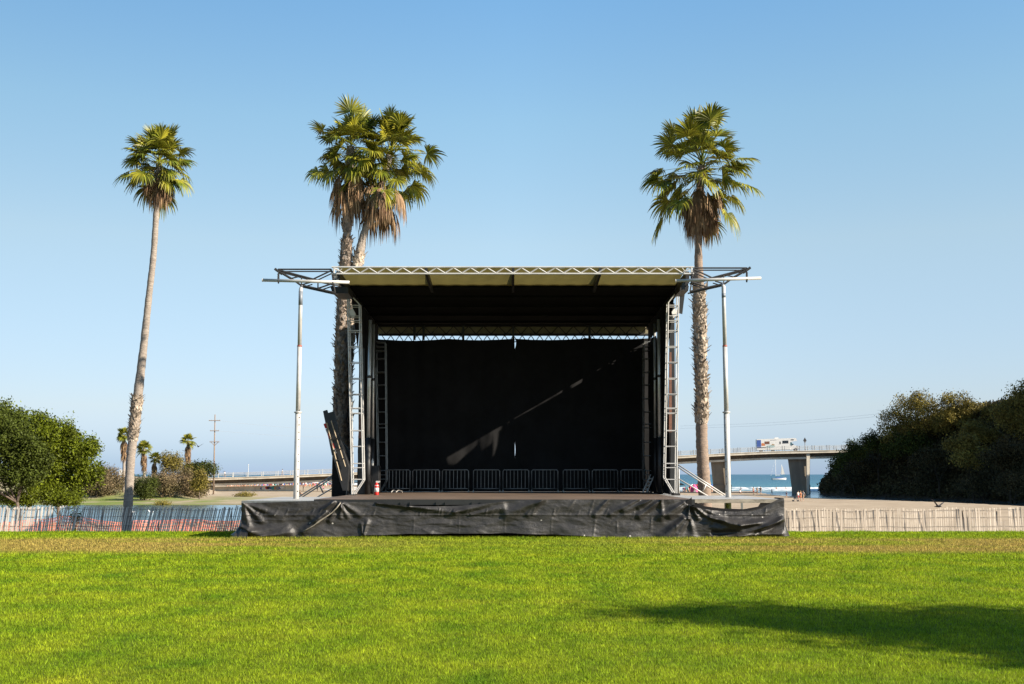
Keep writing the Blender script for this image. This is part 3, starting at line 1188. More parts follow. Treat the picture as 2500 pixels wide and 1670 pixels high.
mb = MB()
YT = 29.12
mb.bar((RX0 - .06, YT, TZ1), (RX1 + .06, YT, TZ1), .024, 8)
mb.bar((RX0 - .06, YT, TZ0), (RX1 + .06, YT, TZ0), .026, 8)
for x in (RX0, RX1):
    mb.bar((x, YT, TZ0), (x, YT, TZ1), .022, 6)
zigzag(mb, RX0 + .02, RX1 - .02, TZ0 + .02, TZ1 - .02, YT, 21, .018)
ft = mb.build('front_truss', M['white_steel'], stage)
for px in (826, 1675):
    c = P(px, 656, 29.05)
    mb = MB()
    mb.tube([c + Vector((-.1, 0, .02)), c + Vector((-.05, 0, -.05)), c + Vector((.03, 0, -.06)), c + Vector((.1, 0, .0))], .012, 6)
    mb.build('hook', M['white_steel'], ft)
mb = MB()
mb.bar((-4.62, 38.0, 6.30), (4.72, 38.0, 6.30), .045, 6)
mb.bar((-4.62, 38.0, 6.60), (4.72, 38.0, 6.60), .035, 6)
zigzag(mb, -4.62, 4.72, 6.32, 6.6, 38.0, 18, .016)
zigzag(mb, -4.5, 4.6, 6.05, 6.27, 37.98, 30, .014)
mb.bar((-4.62, 37.98, 6.05), (4.72, 37.98, 6.05), .02, 6)
mb.build('rear_truss', M['black_paint'], stage)
mb = MB()
mb.box((-4.74, 38.36, 6.36), (4.78, 38.39, 6.63))
mb.build('rear_canopy', M['cream'], stage)
for px in (1034, 1131, 1253, 1439, 1012 - 0):
    c = P(px, 815, 37.9)
    mb = MB()
    mb.box((c.x - .04, 37.86, 6.1), (c.x + .04, 37.93, 6.62))
    mb.build('hanger', M['black_paint'], stage)


def tower(xa_t, ya_t, xa_b, ya_b, xb_t, yb_t, xb_b, yb_b, foot, rungs, Yd, m, r=.022):
    """lattice tower: two chord pairs in pixels, each pair .36 m deep"""
    mb = MB()
    A0, A1 = P(xa_t, ya_t, Yd), P(xa_b, ya_b, Yd)
    B0, B1 = P(xb_t, yb_t, Yd), P(xb_b, yb_b, Yd)
    fp = P(foot[0], foot[1], Yd)
    dv = Vector((0, .36, 0))
    top, sidep = (A0, B0) if A0.z > B0.z else (B0, A0)
    long_, short_ = ((A0, A1), (B0, B1)) if A0.z > B0.z else ((B0, B1), (A0, A1))
    for off in (Vector((0, 0, 0)), dv):
        mb.bar(long_[0] + off, long_[1] + off, r, 6)
        mb.bar(short_[0] + off, short_[1] + off, r, 6)
        mb.bar(short_[0] + off, long_[0] + off, r * .9, 6)
        mb.bar(short_[1] + off, fp + off, r * .9, 6)

    def at(c, z):
        t = (z - c[0].z) / (c[1].z - c[0].z)
        return c[0].lerp(c[1], t)
    for k, y in enumerate(rungs):
        z = P(0, y, Yd).z
        p, q = at(long_, z), at(short_, z)
        mb.bar(p, q, r * .75, 6)
        mb.bar(p + dv, q + dv, r * .75, 6)
        mb.bar(p, p + dv, r * .7, 5)
        mb.bar(q, q + dv, r * .7, 5)
        if k % 2 == 0 and k + 1 < len(rungs):
            z2 = P(0, rungs[k + 1], Yd).z
            mb.bar(p, at(long_, z2) + dv, r * .6, 5)
    t = mb.build('tower', m, stage, smooth=False)
    mb = MB()
    b = long_[1]
    mb.box((b.x - .09, b.y - .08, DZ), (b.x + .09, b.y + .44, max(DZ + .03, b.z + .02)))
    mb.build('base_plate', M['dark_steel'], t)
    return t


rl = [640 + v / 2.61 for v in (275, 343, 372, 436, 537, 638, 740, 841, 930, 962, 1073, 1174, 1283, 1310, 1385)]
tower(848, 712, 859, 1209, 877, 742, 886, 1172, (864, 1206), rl, 31.5, M['white_steel'], .019)
tower(1632, 738, 1624, 1166, 1657, 706, 1652, 1206, (1646, 1203), rl, 31.5, M['white_steel'], .019)
rr = [780 + v / 3.09 for v in (170, 203, 233, 294, 396, 492, 596, 696, 788, 816, 925, 1028, 1140, 1172, 1205)]
tower(916, 832, 923, 1200, 940, 837, 943, 1172, (928, 1200), rr, 37.3, M['grey_steel'], .02)
tower(1573, 837, 1572, 1170, 1594, 832, 1596, 1200, (1590, 1200), rr, 37.3, M['grey_steel'], .02)
for (xt, yt, xb, Yd, r) in ((904, 781, 897, 32.9, .055), (912, 792, 908, 34.6, .05), (1608, 779, 1612, 33.6, .055), (1598, 790, 1601, 35.6, .045)):
    mb = MB()
    a, b = P(xt, yt, Yd), P(xb, 1212, Yd)
    b.z = DZ
    mid = a.lerp(b, .68)
    jj = a.lerp(b, .33)
    mb.tube([a, mid], r, 12)
    ms_ = mb.build('mast', M['alu'], stage, smooth=True)
    mb = MB()
    mb.tube([mid, b], r * 1.55, 12)
    mb.build('sleeve', M['black_paint'], ms_, smooth=True)
    mb = MB()
    mb.tube([jj + Vector((0, 0, .04)), jj - Vector((0, 0, .04))], r * 1.25, 12)
    mb.build('collar', M['dark_steel'], ms_, smooth=True)
# posts beside the side curtains
for (px, Yd, y0, y1, m, w) in ((884, 33.0, 850, 1212, 'dark_steel', .1), (882, 32.9, 1015, 1070, 'brown_steel', .07), (1641, 33.2, 740, 1208, 'black_paint', .10), (1637, 33.0, 860, 1055, 'brown_steel', .045), (1646, 33.0, 1055, 1208, 'black_paint', .13)):
    a, b = P(px, y0, Yd), P(px - (2 if px < 1250 else 0), y1, Yd)
    mb = MB()
    mb.hexa([(b.x - w, Yd, b.z), (b.x + w, Yd, b.z), (b.x + w, Yd + .1, b.z), (b.x - w, Yd + .1, b.z), (a.x - w * .7, Yd, a.z), (a.x + w * .7, Yd, a.z), (a.x + w * .7, Yd + .1, a.z), (a.x - w * .7, Yd + .1, a.z)])
    mb.build('side_post', M[m], stage)
for px, k in ((1621, 0), (1626, 1), (1616, 2)):
    mb = MB()
    pts = [P(px + 1.5 * math.sin(y * .03 + k * 2), y, 34.2 + .1 * k) for y in range(790, 1190, 18)]
    mb.tube(pts, .018, 6)
    mb.build('cable', M['tan_cable'] if k < 2 else M['grey_steel'], stage, smooth=True)
# outriggers of the roof and their telescopic poles
arm_lines = [((330, 210), (1058, 210), .024, 0), ((345, 222), (830, 350), .026, 0), ((340, 235), (520, 340), .026, 0), ((590, 388), (645, 432), .022, 0), ((640, 425), (1115, 532), .028, 0),
             ((808, 345), (1060, 226), .024, 0), ((505, 335), (660, 300), .02, 0), ((650, 305), (650, 430), .018, 0), ((875, 392), (875, 466), .018, 0), ((885, 468), (1085, 400), .024, 0),
             ((645, 425), (770, 388), .022, 0), ((830, 350), (1085, 400), .024, 0), ((520, 340), (645, 430), .024, 0), ((1058, 210), (1110, 530), .02, 1), ((285, 203), (350, 250), .035, 0)]


def sx5(x, y, mirror):
    px, py = 620 + x / 5.6, 620 + y / 5.6
    if mirror:
        px, py = 2500 - px + 3, py - 3.2
    return px, py


for mir in (0, 1):
    mb = MB()
    for (a, b, r, _) in arm_lines:
        pa, pb = sx5(*a, mir), sx5(*b, mir)
        mb.bar(P(*pa, 29.15), P(*pb, 29.15), r, 6)
        if _ == 0 and r > .021:
            mb.bar(P(*pa, 29.15) + Vector((0, .32, .0)), P(*pb, 29.15) + Vector((0, .32, 0)), r * .8, 6)
    for q in ((340, 215), (808, 345), (645, 428), (1085, 400), (520, 340)):
        pa = P(*sx5(*q, mir), 29.15)
        mb.bar(pa, pa + Vector((0, .32, 0)), .018, 5)
    mb.build('outrigger', M['dark_steel'], stage)
    X = -5.57 if not mir else 5.58
    zt = P(735 if not mir else 1766, 703 if not mir else 697, 28.9).z
    zb = terr1(X, 28.8)
    mb = MB()
    z1, z2 = P(0, 845, 28.8).z, P(0, 1007, 28.8).z
    mb.tube([(X, 28.8, zb), (X, 28.8, z2)], .072, 14)
    mb.tube([(X, 28.8, z2 - .02), (X, 28.8, z1)], .060, 14)
    mb.tube([(X, 28.8, z1 - .02), (X, 28.8, zt - .06), (X, 28.85, zt), (X, 28.95, zt + .06)], [.052, .052, .045, .02], 14)
    pl = mb.build('support_pole', M['white_steel'], stage, smooth=True)
    mb = MB()
    mb.tube([(X, 28.8, z1 - .02), (X, 28.8, z1 + .02)], .062, 14)
    mb.build('red_band', M['brown_red'], pl, smooth=True)
    mb = MB()
    mb.tube([(X, 28.8, z2 - .012), (X, 28.8, z2 + .02)], .10, 14)
    mb.build('collar', M['white_steel'], pl, smooth=True)
    mb = MB()
    zg0, zg1 = P(0, 711 if not mir else 716, 28.8).z, P(0, 745 if not mir else 727, 28.8).z
    mb.tube([(X, 28.8, zg1), (X, 28.8, zg0)], .0545, 14)
    mb.build('grey_sleeve', mat('blue grey sleeve', (.18, .2, .23), .5) if not mir else bpy.data.materials['blue grey sleeve'], pl, smooth=True)
    for i in range(12):
        z = 1.05 + i * .19
        mb = MB()
        mb.box((X + (.042 if not mir else -.058), 28.735, z), (X + (.058 if not mir else -.042), 28.75, z + .03))
        mb.build('pin_hole', M['black_paint'], pl)
    # pipe hung below the outrigger
    a, b = (P(*sx5(115, 358, 0), 28.75), P(*sx5(1305, 388, 0), 28.75)) if not mir else (P(1649, 685.5, 28.75), P(1858, 679, 28.75))
    pt = thing('rigging_pipe', 'long pale pipe hung under the left roof outrigger' if not mir else 'long pale pipe hung under the right roof outrigger', 'pipe', tuple(a), 'pipes hung under the roof outriggers')
    mb = MB()
    mb.tube([a, b], .042, 12)
    mb.tube([a - (b - a) * .002, a + (b - a) * .004], .046, 12)
    mb.build('tube', M['white_steel'], pt, smooth=True)
    for cx, cy0, cy1 in ((335, 268, 375), (1083, 285, 405)):
        p0, p1 = P(*sx5(cx, cy0, mir), 28.95), P(*sx5(cx, cy1, mir), 28.75)
        mb = MB()
        nlk = 9
        for i in range(nlk):
            q = p0.lerp(p1, i / (nlk - 1))
            e = .03
            ring = [(q.x + (e * .7 * math.cos(t) if i % 2 else 0), q.y + (0 if i % 2 else e * .7 * math.cos(t)), q.z + e * math.sin(t)) for t in np.linspace(0, 2 * math.pi, 9)]
            mb.tube(ring, .011, 5, cap=False)
        mb.tube([(p1.x, p1.y + .052 * math.cos(t), p1.z + .052 * math.sin(t)) for t in np.linspace(0, 2 * math.pi, 13)], .014, 6, cap=False)
        mb.build('chain', M['dark_steel'], pt)
# small clutter of clamps at the roof corners
for (px, py, s) in ((818, 676, 1), (823, 690, 1), (1690, 672, -1), (1676, 690, -1), (1668, 700, -1)):
    c = P(px, py, 29.3)
    mb = MB()
    mb.box((c.x - .04, c.y - .05, c.z - .09), (c.x + .04, c.y + .05, c.z + .09))
    mb.box((c.x - .07, c.y - .03, c.z - .02), (c.x + .07, c.y + .03, c.z + .02))
    mb.build('clamp', M['grey_steel'] if s > 0 else M['dark_steel'], stage)
# dark flap hanging beside the right front tower
mb = MB()
q = [P(1661, 706, 31.9), P(1673, 708, 31.9), P(1666, 766, 31.9), P(1659, 764, 31.9)]
mb.prism(q, .08, 1)
mb.build('side_flap', M['black_paint'], stage)
for s, q in ((-1, [(806, 700), (850, 700), (850, 716), (812, 716)]), (1, [(1660, 698), (1682, 698), (1680, 710), (1660, 710)])):
    mb = MB()
    mb.prism([P(x, y, 30.2) for x, y in q], 1.0, 1)
    mb.build('corner_gusset', M['black_paint'], stage)
for (pts) in ([(852, 762), (860, 752), (868, 766), (860, 778)], [(1640, 762), (1648, 750), (1652, 770), (1644, 776)]):
    mb = MB()
    mb.prism([P(x, y, 31.75) for x, y in pts], .12, 1)
    lampo = mb.build('work_light', M['white'], stage)

# ------------------------------------------------------------------ cloths hung on the stage
bd = thing('backdrop_curtain', 'wide black backdrop curtain hung across the back of the stage', 'curtain', (0, 37.8, DZ))
xs_ = [P(912, 1000, 37.8).x, P(1090, 1000, 37.8).x, P(1257, 1000, 37.8).x, P(1425, 1000, 37.8).x, P(1606, 1000, 37.8).x]
zt0 = P(0, 828, 37.8).z
for k in range(4):
    V, Fc = [], []
    nx, nz = 40, 44
    x0, x1 = xs_[k], xs_[k + 1]
    for i in range(nz + 1):
        for j in range(nx + 1):
            u, v = j / nx, i / nz
            x = x0 + (x1 - x0) * u
            ztop = zt0 - .05 * math.sin(math.pi * u) + (0, .015, .02, .05)[k]
            z = DZ + .01 + (ztop - DZ - .01) * v
            y = 37.8 + .03 * math.sin(x * 3.1 + 1.2 * math.sin(z)) + .035 * fbm(x, z, .9, 5) + .012 * math.sin(x * 11)
            if k in (1, 2):          # the two middle panels part slightly: slits of daylight
                zz_ = 0
                for zc, hw, wdt in ((P(0, 838, 37.8).z, .10, .045), (P(0, 1098, 37.8).z, .16, .02), (P(0, 1018, 37.8).z, .02, .02)):
                    zz_ += wdt * math.exp(-((z - zc) / hw) ** 4)
                if k == 1 and u > .9:
                    x -= zz_ * .2 * (u - .9) / .1
                if k == 2 and u < .12:
                    x += zz_ * (1 - u / .12)
            V.append((x, y, z))
    Fc = [(i * (nx + 1) + j, i * (nx + 1) + j + 1, (i + 1) * (nx + 1) + j + 1, (i + 1) * (nx + 1) + j) for i in range(nz) for j in range(nx)]
    mb = MB()
    mb.add(V, Fc)
    mb.build('panel', M['black_cloth'], bd, smooth=True)


def side_curtain(x, s, lab):
    t = thing('side_curtain', lab, 'curtain', (x, 35.4, DZ), 'black curtains closing the stage sides')
    n, nz = 300, 40
    V = []
    gp = [(1100, .28), (1112, .42), (1150, .30), (1168, .2), (1171, -.03), (1176, -.03), (1179, .5), (1191, .4), (1194, -.03), (1197, .95), (1208, .55), (1211, .17), (1236, .09), (1239, -.02), (1254, -.02), (1257, .06), (1310, .08), (1370, .09), (1373, -.02), (1390, -.02),
          (1394, .16), (1427, .15), (1430, -.02), (1462, -.02), (1464, .04), (1474, .035), (1476, -.02), (1484, -.02), (1487, .12), (1500, .14), (1502, -.02), (1510, .05), (1535, .045), (1537, -.02), (1541, .06), (1556, .14), (1572, .17), (1577, -.02), (1600, -.02)]
    for i in range(n + 1):
        y = 33.1 + (37.75 - 33.1) * i / n
        if s > 0:
            pxb = 1250 + (4.66 - (37.8 - y) * 2.246) / 37.8 * F
            zt = 6.085 - float(np.interp(pxb, *zip(*gp)))
            if pxb < 1100:
                zt = 5.80 + min(.32, (1100 - pxb) * .03)
        else:
            zt = 6.55
        for k in range(nz + 1):
            z = DZ + .01 + (zt - DZ) * k / nz
            V.append((x + .04 * math.sin(y * 8) * (1 - k / nz * .6) + .03 * fbm(y, z, .8, 9), y, z))
    Fc = [(i * (nz + 1) + k, (i + 1) * (nz + 1) + k, (i + 1) * (nz + 1) + k + 1, i * (nz + 1) + k + 1) for i in range(n) for k in range(nz)]
    mb = MB()
    mb.add(V, Fc)
    mb.build('drape', M['black_cloth'], t, smooth=True)
    mb = MB()
    a = x + s * .02
    mb.prism([(a, 31.5, 6.75), (a, 33.1, 5.3), (a, 33.4, 6.085), (a, 37.75, 6.085), (a, 37.75, 6.6)] if s > 0 else
             [(a, 31.5, 6.75), (a, 33.1, 5.3), (a, 33.4, 6.0), (a, 37.75, 6.0), (a, 37.75, 6.6)], .02 * s, 0)
    mb.build('valance', M['black_cloth'], t)


side_curtain(-4.62, -1, 'black curtain closing the left side of the stage')
side_curtain(4.66, 1, 'black curtain closing the right stage side, sun slit at its top')


def tarp_mat():
    m = mat('black vinyl tarpaulin', (.040, .037, .035), .40, 0, 0, 2.5, .006, 60, spec=.4, col2=(.017, .016, .016), detail=8)
    nt = m.node_tree
    N, L = nt.nodes, nt.links
    b = N['Principled BSDF']
    src = b.inputs['Base Color'].links[0].from_socket
    geo = N.new('ShaderNodeNewGeometry')
    n2 = N.new('ShaderNodeTexNoise')
    n2.inputs['Scale'].default_value = 6.5
    n2.inputs['Detail'].default_value = 1
    L.new(geo.outputs['Position'], n2.inputs['Vector'])
    r = N.new('ShaderNodeMapRange')
    r.inputs[1].default_value = .775
    r.inputs[2].default_value = .80
    L.new(n2.outputs[0], r.inputs[0])
    mx = N.new('ShaderNodeMix')
    mx.data_type = 'RGBA'
    mx.inputs[7].default_value = (.42, .40, .37, 1)
    L.new(r.outputs[0], mx.inputs[0])
    L.new(src, mx.inputs[6])
    L.new(mx.outputs[2], b.inputs['Base Color'])
    # dusty patches are duller
    n3 = N.new('ShaderNodeTexNoise')
    n3.inputs['Scale'].default_value = 1.3
    n3.inputs['Detail'].default_value = 7
    L.new(geo.outputs['Position'], n3.inputs['Vector'])
    r3 = N.new('ShaderNodeMapRange')
    r3.inputs[3].default_value = .40
    r3.inputs[4].default_value = .6
    L.new(n3.outputs[0], r3.inputs[0])
    L.new(r3.outputs[0], b.inputs['Roughness'])
    return m


M['tarp'] = tarp_mat()
folds = [  # x0,y0,x1,y1 (photo pixels), half width px, depth m
    (1589, 1219, 1560, 1240, 4, .05), (1589, 1219, 1524, 1248, 5, .06), (1613, 1220, 1560, 1259, 5, .07), (1613, 1219, 1616, 1256, 4, .04),
    (1669, 1227, 1612, 1262, 6, .08), (1676, 1232, 1634, 1260, 5, .06), (1682, 1234, 1679, 1264, 4, .07), (1686, 1234, 1703, 1264, 4, .07),
    (1690, 1236, 1740, 1268, 5, .08), (1694, 1234, 1764, 1266, 6, .08), (1668, 1266, 1617, 1315, 9, .10), (1678, 1266, 1650, 1312, 6, .06), (1684, 1266, 1692, 1312, 6, .04),
    (1328, 1219, 1238, 1254, 9, .08), (1325, 1220, 1290, 1256, 6, .05), (1484, 1220, 1452, 1256, 5, .05), (1450, 1220, 1440, 1250, 4, .03), (1404, 1219, 1380, 1254, 5, .035),
    (1560, 1219, 1490, 1254, 5, .05), (1908, 1262, 1855, 1295, 5, .07), (1908, 1268, 1800, 1308, 7, .10), (1730, 1262, 1800, 1282, 6, .10), (1800, 1282, 1900, 1268, 6, .10),
    (1705, 1240, 1760, 1276, 7, -.06), (1740, 1300, 1850, 1298, 9, -.05), (1850, 1298, 1905, 1280, 6, -.04), (1730, 1311, 1905, 1302, 4, .07),
    (816, 1225, 776, 1270, 6, .07), (812, 1228, 760, 1262, 5, .05), (836, 1230, 832, 1262, 4, .05), (830, 1228, 850, 1262, 4, .05), (838, 1228, 880, 1258, 5, .04), (826, 1234, 806, 1270, 4, .05),
    (800, 1250, 742, 1298, 6, .06), (597, 1228, 640, 1270, 5, .05), (597, 1229, 612, 1300, 6, .06), (600, 1228, 690, 1262, 6, .04), (592, 1285, 640, 1310, 8, .09), (640, 1308, 710, 1300, 6, .07),
    (620, 1296, 700, 1290, 8, .05), (890, 1304, 898, 1272, 4, .05), (886, 1302, 884, 1280, 3, .04), (920, 1228, 1000, 1236, 5, .06), (1000, 1236, 1110, 1250, 6, .05), (1110, 1250, 1225, 1224, 8, .06),
    (1150, 1256, 1230, 1240, 5, .04), (650, 1268, 790, 1272, 4, .025), (1010, 1305, 1011, 1262, 2, .02), (1120, 1302, 1121, 1262, 2, .02), (1232, 1300, 1233, 1262, 2, .02), (1345, 1302, 1347, 1262, 2, .02),
    (1448, 1308, 1454, 1262, 3, .03), (1506, 1272, 1506, 1300, 3, .03), (1590, 1262, 1588, 1296, 3, .03), (1648, 1276, 1650, 1300, 3, .025)]
folds = [(a, b, c, d, w * 1.35, e * 1.35) if e > .035 or e < 0 else (a, b, c, d, w, e * .4) for (a, b, c, d, w, e) in folds]
for i in range(46):          # short puckers along the seam
    x = 600 + 1300 * random.random()
    folds.append((x, 1240 + 6 * random.random(), x - 12 + 10 * random.random(), 1257, 2.6, .008 + .010 * random.random()))
for i in range(40):
    x = 600 + 1300 * random.random()
    y = 1260 + 40 * random.random()
    a = random.uniform(-.9, .5)
    L_ = random.uniform(12, 40)
    folds.append((x, y, x + L_ * math.cos(a), y + L_ * math.sin(a) * .7, random.uniform(3, 7), random.uniform(.006, .016)))


def build_skirt():
    tops = [(588, 1228), (700, 1225), (816, 1222), (840, 1225), (915, 1226), (960, 1232), (1010, 1235), (1060, 1236), (1112, 1235), (1180, 1230), (1232, 1224), (1300, 1220), (1400, 1219.5), (1660, 1220),
            (1676, 1226), (1688, 1236), (1705, 1240), (1740, 1246), (1790, 1249), (1830, 1246), (1860, 1238), (1885, 1226), (1898, 1219), (1912, 1216)]
    bots = [(588, 1309), (620, 1314), (660, 1316), (740, 1316), (790, 1314), (860, 1308), (900, 1306), (1000, 1303.5), (1240, 1301.5), (1400, 1306), (1470, 1311), (1560, 1315), (1640, 1316), (1720, 1315), (1850, 1311), (1920, 1310)]
    nx, nz = 760, 56
    xs = np.linspace(590, 1914, nx)
    yt = np.interp(xs, *zip(*tops))
    yb = np.interp(xs, *zip(*bots)) + np.array([1.2 * fbm(x, 0, .02, 4) for x in xs])
    k = 26.5 / F
    PX = np.repeat(xs[:, None], nz, 1)
    v = np.linspace(0, 1, nz)[None, :]
    PY = yt[:, None] + (yb - yt)[:, None] * v
    D = np.zeros_like(PX)
    for (x0, y0, x1, y1, w, d) in folds:
        dx, dy = x1 - x0, y1 - y0
        L2 = dx * dx + dy * dy
        t = ((PX - x0) * dx + (PY - y0) * dy) / L2
        tc_ = np.clip(t, 0, 1)
        q2 = (PX - x0 - tc_ * dx) ** 2 + (PY - y0 - tc_ * dy) ** 2
        ww = w * (.45 + .75 * tc_)
        over = np.maximum(0, np.abs(t - .5) - .5) * math.sqrt(L2)
        amp = d * (1 - .55 * np.abs(tc_ - .35))
        D += amp * .95 * np.exp(-q2 / (ww * ww)) * np.exp(-(over / (w * 2)) ** 2)
    # sagging free belly on the right, lip over the seam, general slackness
    sag = np.exp(-((PX - 1800) / 75) ** 2)
    D += sag * .16 * np.sin(np.pi * np.clip((v - .05) / .95, 0, 1)) * (1 - .6 * np.exp(-((PY - 1262) / 10) ** 2))
    D += .012 * np.exp(-((PY - 1257) / 2.2) ** 2)
    slack = np.array([[fbm(x * .02, y * .05, 1, 6) for y in np.linspace(0, 90, nz)] for x in xs])
    D += .02 * slack
    D += .05 * v ** 3 * (1 + .6 * np.sin(PX * .05))
    # fade at the top where it is tied to the deck
    u = (PX - 1250) / F
    vv = (835 - PY) / F
    t = 26.5 / (CT - vv * ST)
    X = u * t
    Z = EYE + (ST + vv * CT) * t
    Y = 26.47 - D
    # wrap round the ends
    V = np.stack([X, Y, Z], -1)
    left, right = [], []
    for j in range(1, 22):
        f = j / 21
        r = V[0].copy()
        r[:, 1] = V[0, :, 1] + f * 4.4
        r[:, 0] = V[0, :, 0] - .10 * np.sin(f * 9) * np.linspace(0, 1, nz) - .35 * np.linspace(0, 1, nz) ** 3 * min(1, f * 6)
        left.append(r)
    for j in range(1, 8):
        f = j / 7
        r = V[-1].copy()
        r[:, 1] = V[-1, :, 1] + f * 1.0
        r[:, 0] = V[-1, :, 0] + .05 * np.sin(f * 7) * np.linspace(0, 1, nz) + .10 * np.linspace(0, 1, nz) ** 3
        right.append(r)
    V = np.concatenate([np.array(left[::-1]), V, np.array(right)], 0)
    nn = V.shape[0]
    ii, jj = np.meshgrid(np.arange(nn - 1), np.arange(nz - 1), indexing='ij')
    i0 = (ii * nz + jj).ravel()
    Fc = np.stack([i0, i0 + 1, i0 + nz + 1, i0 + nz], 1)
    t = thing('stage_skirt', 'wrinkled black tarpaulin skirt hung along the stage front, sagging at its right end', 'tarpaulin', (0, 26.4, 0))
    npobj('sheet', V.reshape(-1, 3), Fc, M['tarp'], t, smooth=True)
    # torn pale hem hanging across the left part
    mb = MB()
    pts = [P(x, y, 26.36) for x, y in ((832, 1227), (822, 1240), (810, 1252), (794, 1263), (780, 1272), (766, 1283), (750, 1292), (740, 1297))]
    mb.tube(pts, [.012, .014, .014, .016, .024, .014, .012, .008], 6)
    mb.build('torn_hem', M['deck_edge'], t, smooth=True)
    # dark torn flap next to the right wing
    mb = MB()
    mb.prism([P(x, y, 26.45) for x, y in ((1668, 1230), (1689, 1214), (1689, 1236), (1676, 1233))], .02, 1)
    mb.build('flap', M['black_cloth'], t)
    mb = MB()
    mb.prism([P(x, y, 26.52) for x, y in ((1688, 1222), (1720, 1236), (1760, 1241), (1815, 1243), (1851, 1237), (1860, 1223), (1888, 1222), (1892, 1262), (1690, 1262))], .02, 1)
    mb.build('inner_lining', M['black_cloth'], t)


build_skirt()

# loose bunch of tarpaulin lying beside the left corner
mb = MB()
nx, ny = 30, 18
V = []
for i in range(nx + 1):
    for j in range(ny + 1):
        u, v = i / nx, j / ny
        c = P(560 + 52 * u, 1312, 26.6)
        h = (.12 + .5 * u ** 1.6) * math.sin(math.pi * v) ** .7 * (1 + .35 * fbm(u * 4, v * 4, 1, 3)) * (.15 + min(1, u * 3))
        V.append((c.x, 26.25 + v * 1.2, -.02 + max(0, h)))
mb.add(V, [(i * (ny + 1) + j, (i + 1) * (ny + 1) + j, (i + 1) * (ny + 1) + j + 1, i * (ny + 1) + j + 1) for i in range(nx) for j in range(ny)])
tag(mb.build('bunched_tarp', M['tarp'], smooth=True), 'loose bunched end of black tarpaulin lying on grass at the left stage corner', 'tarpaulin')

# ------------------------------------------------------------------ things on the stage
blab = ['first barrier from the left, next to the left rear tower', 'second barrier from the left along the backdrop', 'brightest sunlit barrier, third from the left', 'barrier fourth from the left, with a sunlit strip behind it',
        'barrier just left of the middle slit of the backdrop', 'barrier just right of the middle slit of the backdrop', 'barrier seventh from the left in dark shade', 'barrier eighth from the left in dark shade', 'last barrier, partly behind the right rear tower']
bx = [(942, 1001), (1008, 1073), (1080, 1144), (1156, 1220), (1228, 1291), (1298, 1362), (1375, 1438), (1446, 1508), (1516, 1580)]
for (x0, x1), lab in zip(bx, blab):
    a, b = P(x0, 1147, 37.0), P(x1, 1147, 37.0)
    w = b.x - a.x
    zt, z1 = a.z, P(0, 1193, 37.0).z
    t = thing('crowd_barrier', lab, 'barrier', ((a.x + b.x) / 2, 37.0, DZ), 'steel barriers lined up before the backdrop')
    r = .017
    mb = MB()
    mb.tube([(a.x, 37, DZ + .06), (a.x, 37, zt - .04), (a.x + .04, 37, zt), (b.x - .04, 37, zt), (b.x, 37, zt - .04), (b.x, 37, DZ + .06)], r, 8)
    mb.bar((a.x, 37, z1), (b.x, 37, z1), r * .9, 8)
    mb.build('frame', M['grey_steel'], t, smooth=True)
    for i in range(1, 7):
        x = a.x + w * i / 7
        mb = MB()
        mb.bar((x, 37, z1), (x, 37, zt), .009, 6)
        mb.build('bar', M['grey_steel'], t)
    for x in (a.x, b.x):
        mb = MB()
        mb.box((x - .025, 36.78, DZ + .004), (x + .025, 37.22, DZ + .04))
        mb.bar((x, 37, DZ + .03), (x, 37, DZ + .08), .02, 8)
        mb.build('foot', M['grey_steel'], t)

c = P(919, 1210, 31.9)
c.z = DZ
t = thing('fire_extinguisher', 'small red fire extinguisher with a white label standing on the stage front', 'fire extinguisher', tuple(c))
mb = MB()
k_ = .72
prof = [(0, .0), (.07, 0), (.075, .02), (.075, .36), (.06, .42), (.03, .46), (.025, .5)]
prof = [(r_ * .9, z_ * k_) for r_, z_ in prof]
mb.tube([(c.x, c.y, c.z + z + .001 * i) for i, (r, z) in enumerate(prof)], [max(r, .005) for r, z in prof], 14)
mb.build('cylinder', M['red'], t, smooth=True)
mb = MB()
mb.tube([(c.x, c.y, c.z + .09), (c.x, c.y, c.z + .275)], [.07, .066], 14)
mb.build('label_band', M['white'], t, smooth=True)
mb = MB()
mb.box((c.x - .02, c.y - .02, c.z + .355), (c.x + .08, c.y + .02, c.z + .375))
mb.box((c.x - .02, c.y - .015, c.z + .385), (c.x + .1, c.y + .015, c.z + .40))
mb.build('lever', M['white'], t)
mb = MB()
mb.tube([(c.x - .02, c.y, c.z + .36), (c.x - .08, c.y, c.z + .33), (c.x - .09, c.y, c.z + .22), (c.x - .075, c.y, c.z + .14)], .012, 6)
mb.build('hose', M['black_paint'], t, smooth=True)

a, b = P(905, 1137, 33.6), P(924, 1210, 33.6)
t = thing('equipment_case', 'upright black equipment case beside the left mast', 'case', ((a.x + b.x) / 2, 33.8, DZ))
mb = MB()
mb.box((a.x, 33.6, DZ + .05), (b.x, 34.1, a.z))
mb.build('body', M['black_paint'], t, bevel=.012)
mb = MB()
for z in (DZ + .06, a.z - .05):
    mb.box((a.x - .006, 33.59, z), (b.x + .006, 33.6 - .001, z + .03))
mb.build('trim', M['dark_steel'], t)
mb = MB()
for x in (a.x + .05, b.x - .05):
    for y in (33.66, 34.04):
        mb.tube([(x - .015, y, DZ + .028), (x + .015, y, DZ + .028)], .026, 10)
mb.build('casters', M['dark_steel'], t)
bt = P(909, 1136, 33.75)
tag(MB().tube([(bt.x, 33.75, a.z), (bt.x, 33.75, a.z + .13), (bt.x, 33.75, a.z + .17), (bt.x, 33.75, a.z + .21)], [.042, .042, .018, .016], 12).build('water_bottle', M['white'], smooth=True),
    'small white bottle standing on the black equipment case', 'bottle')
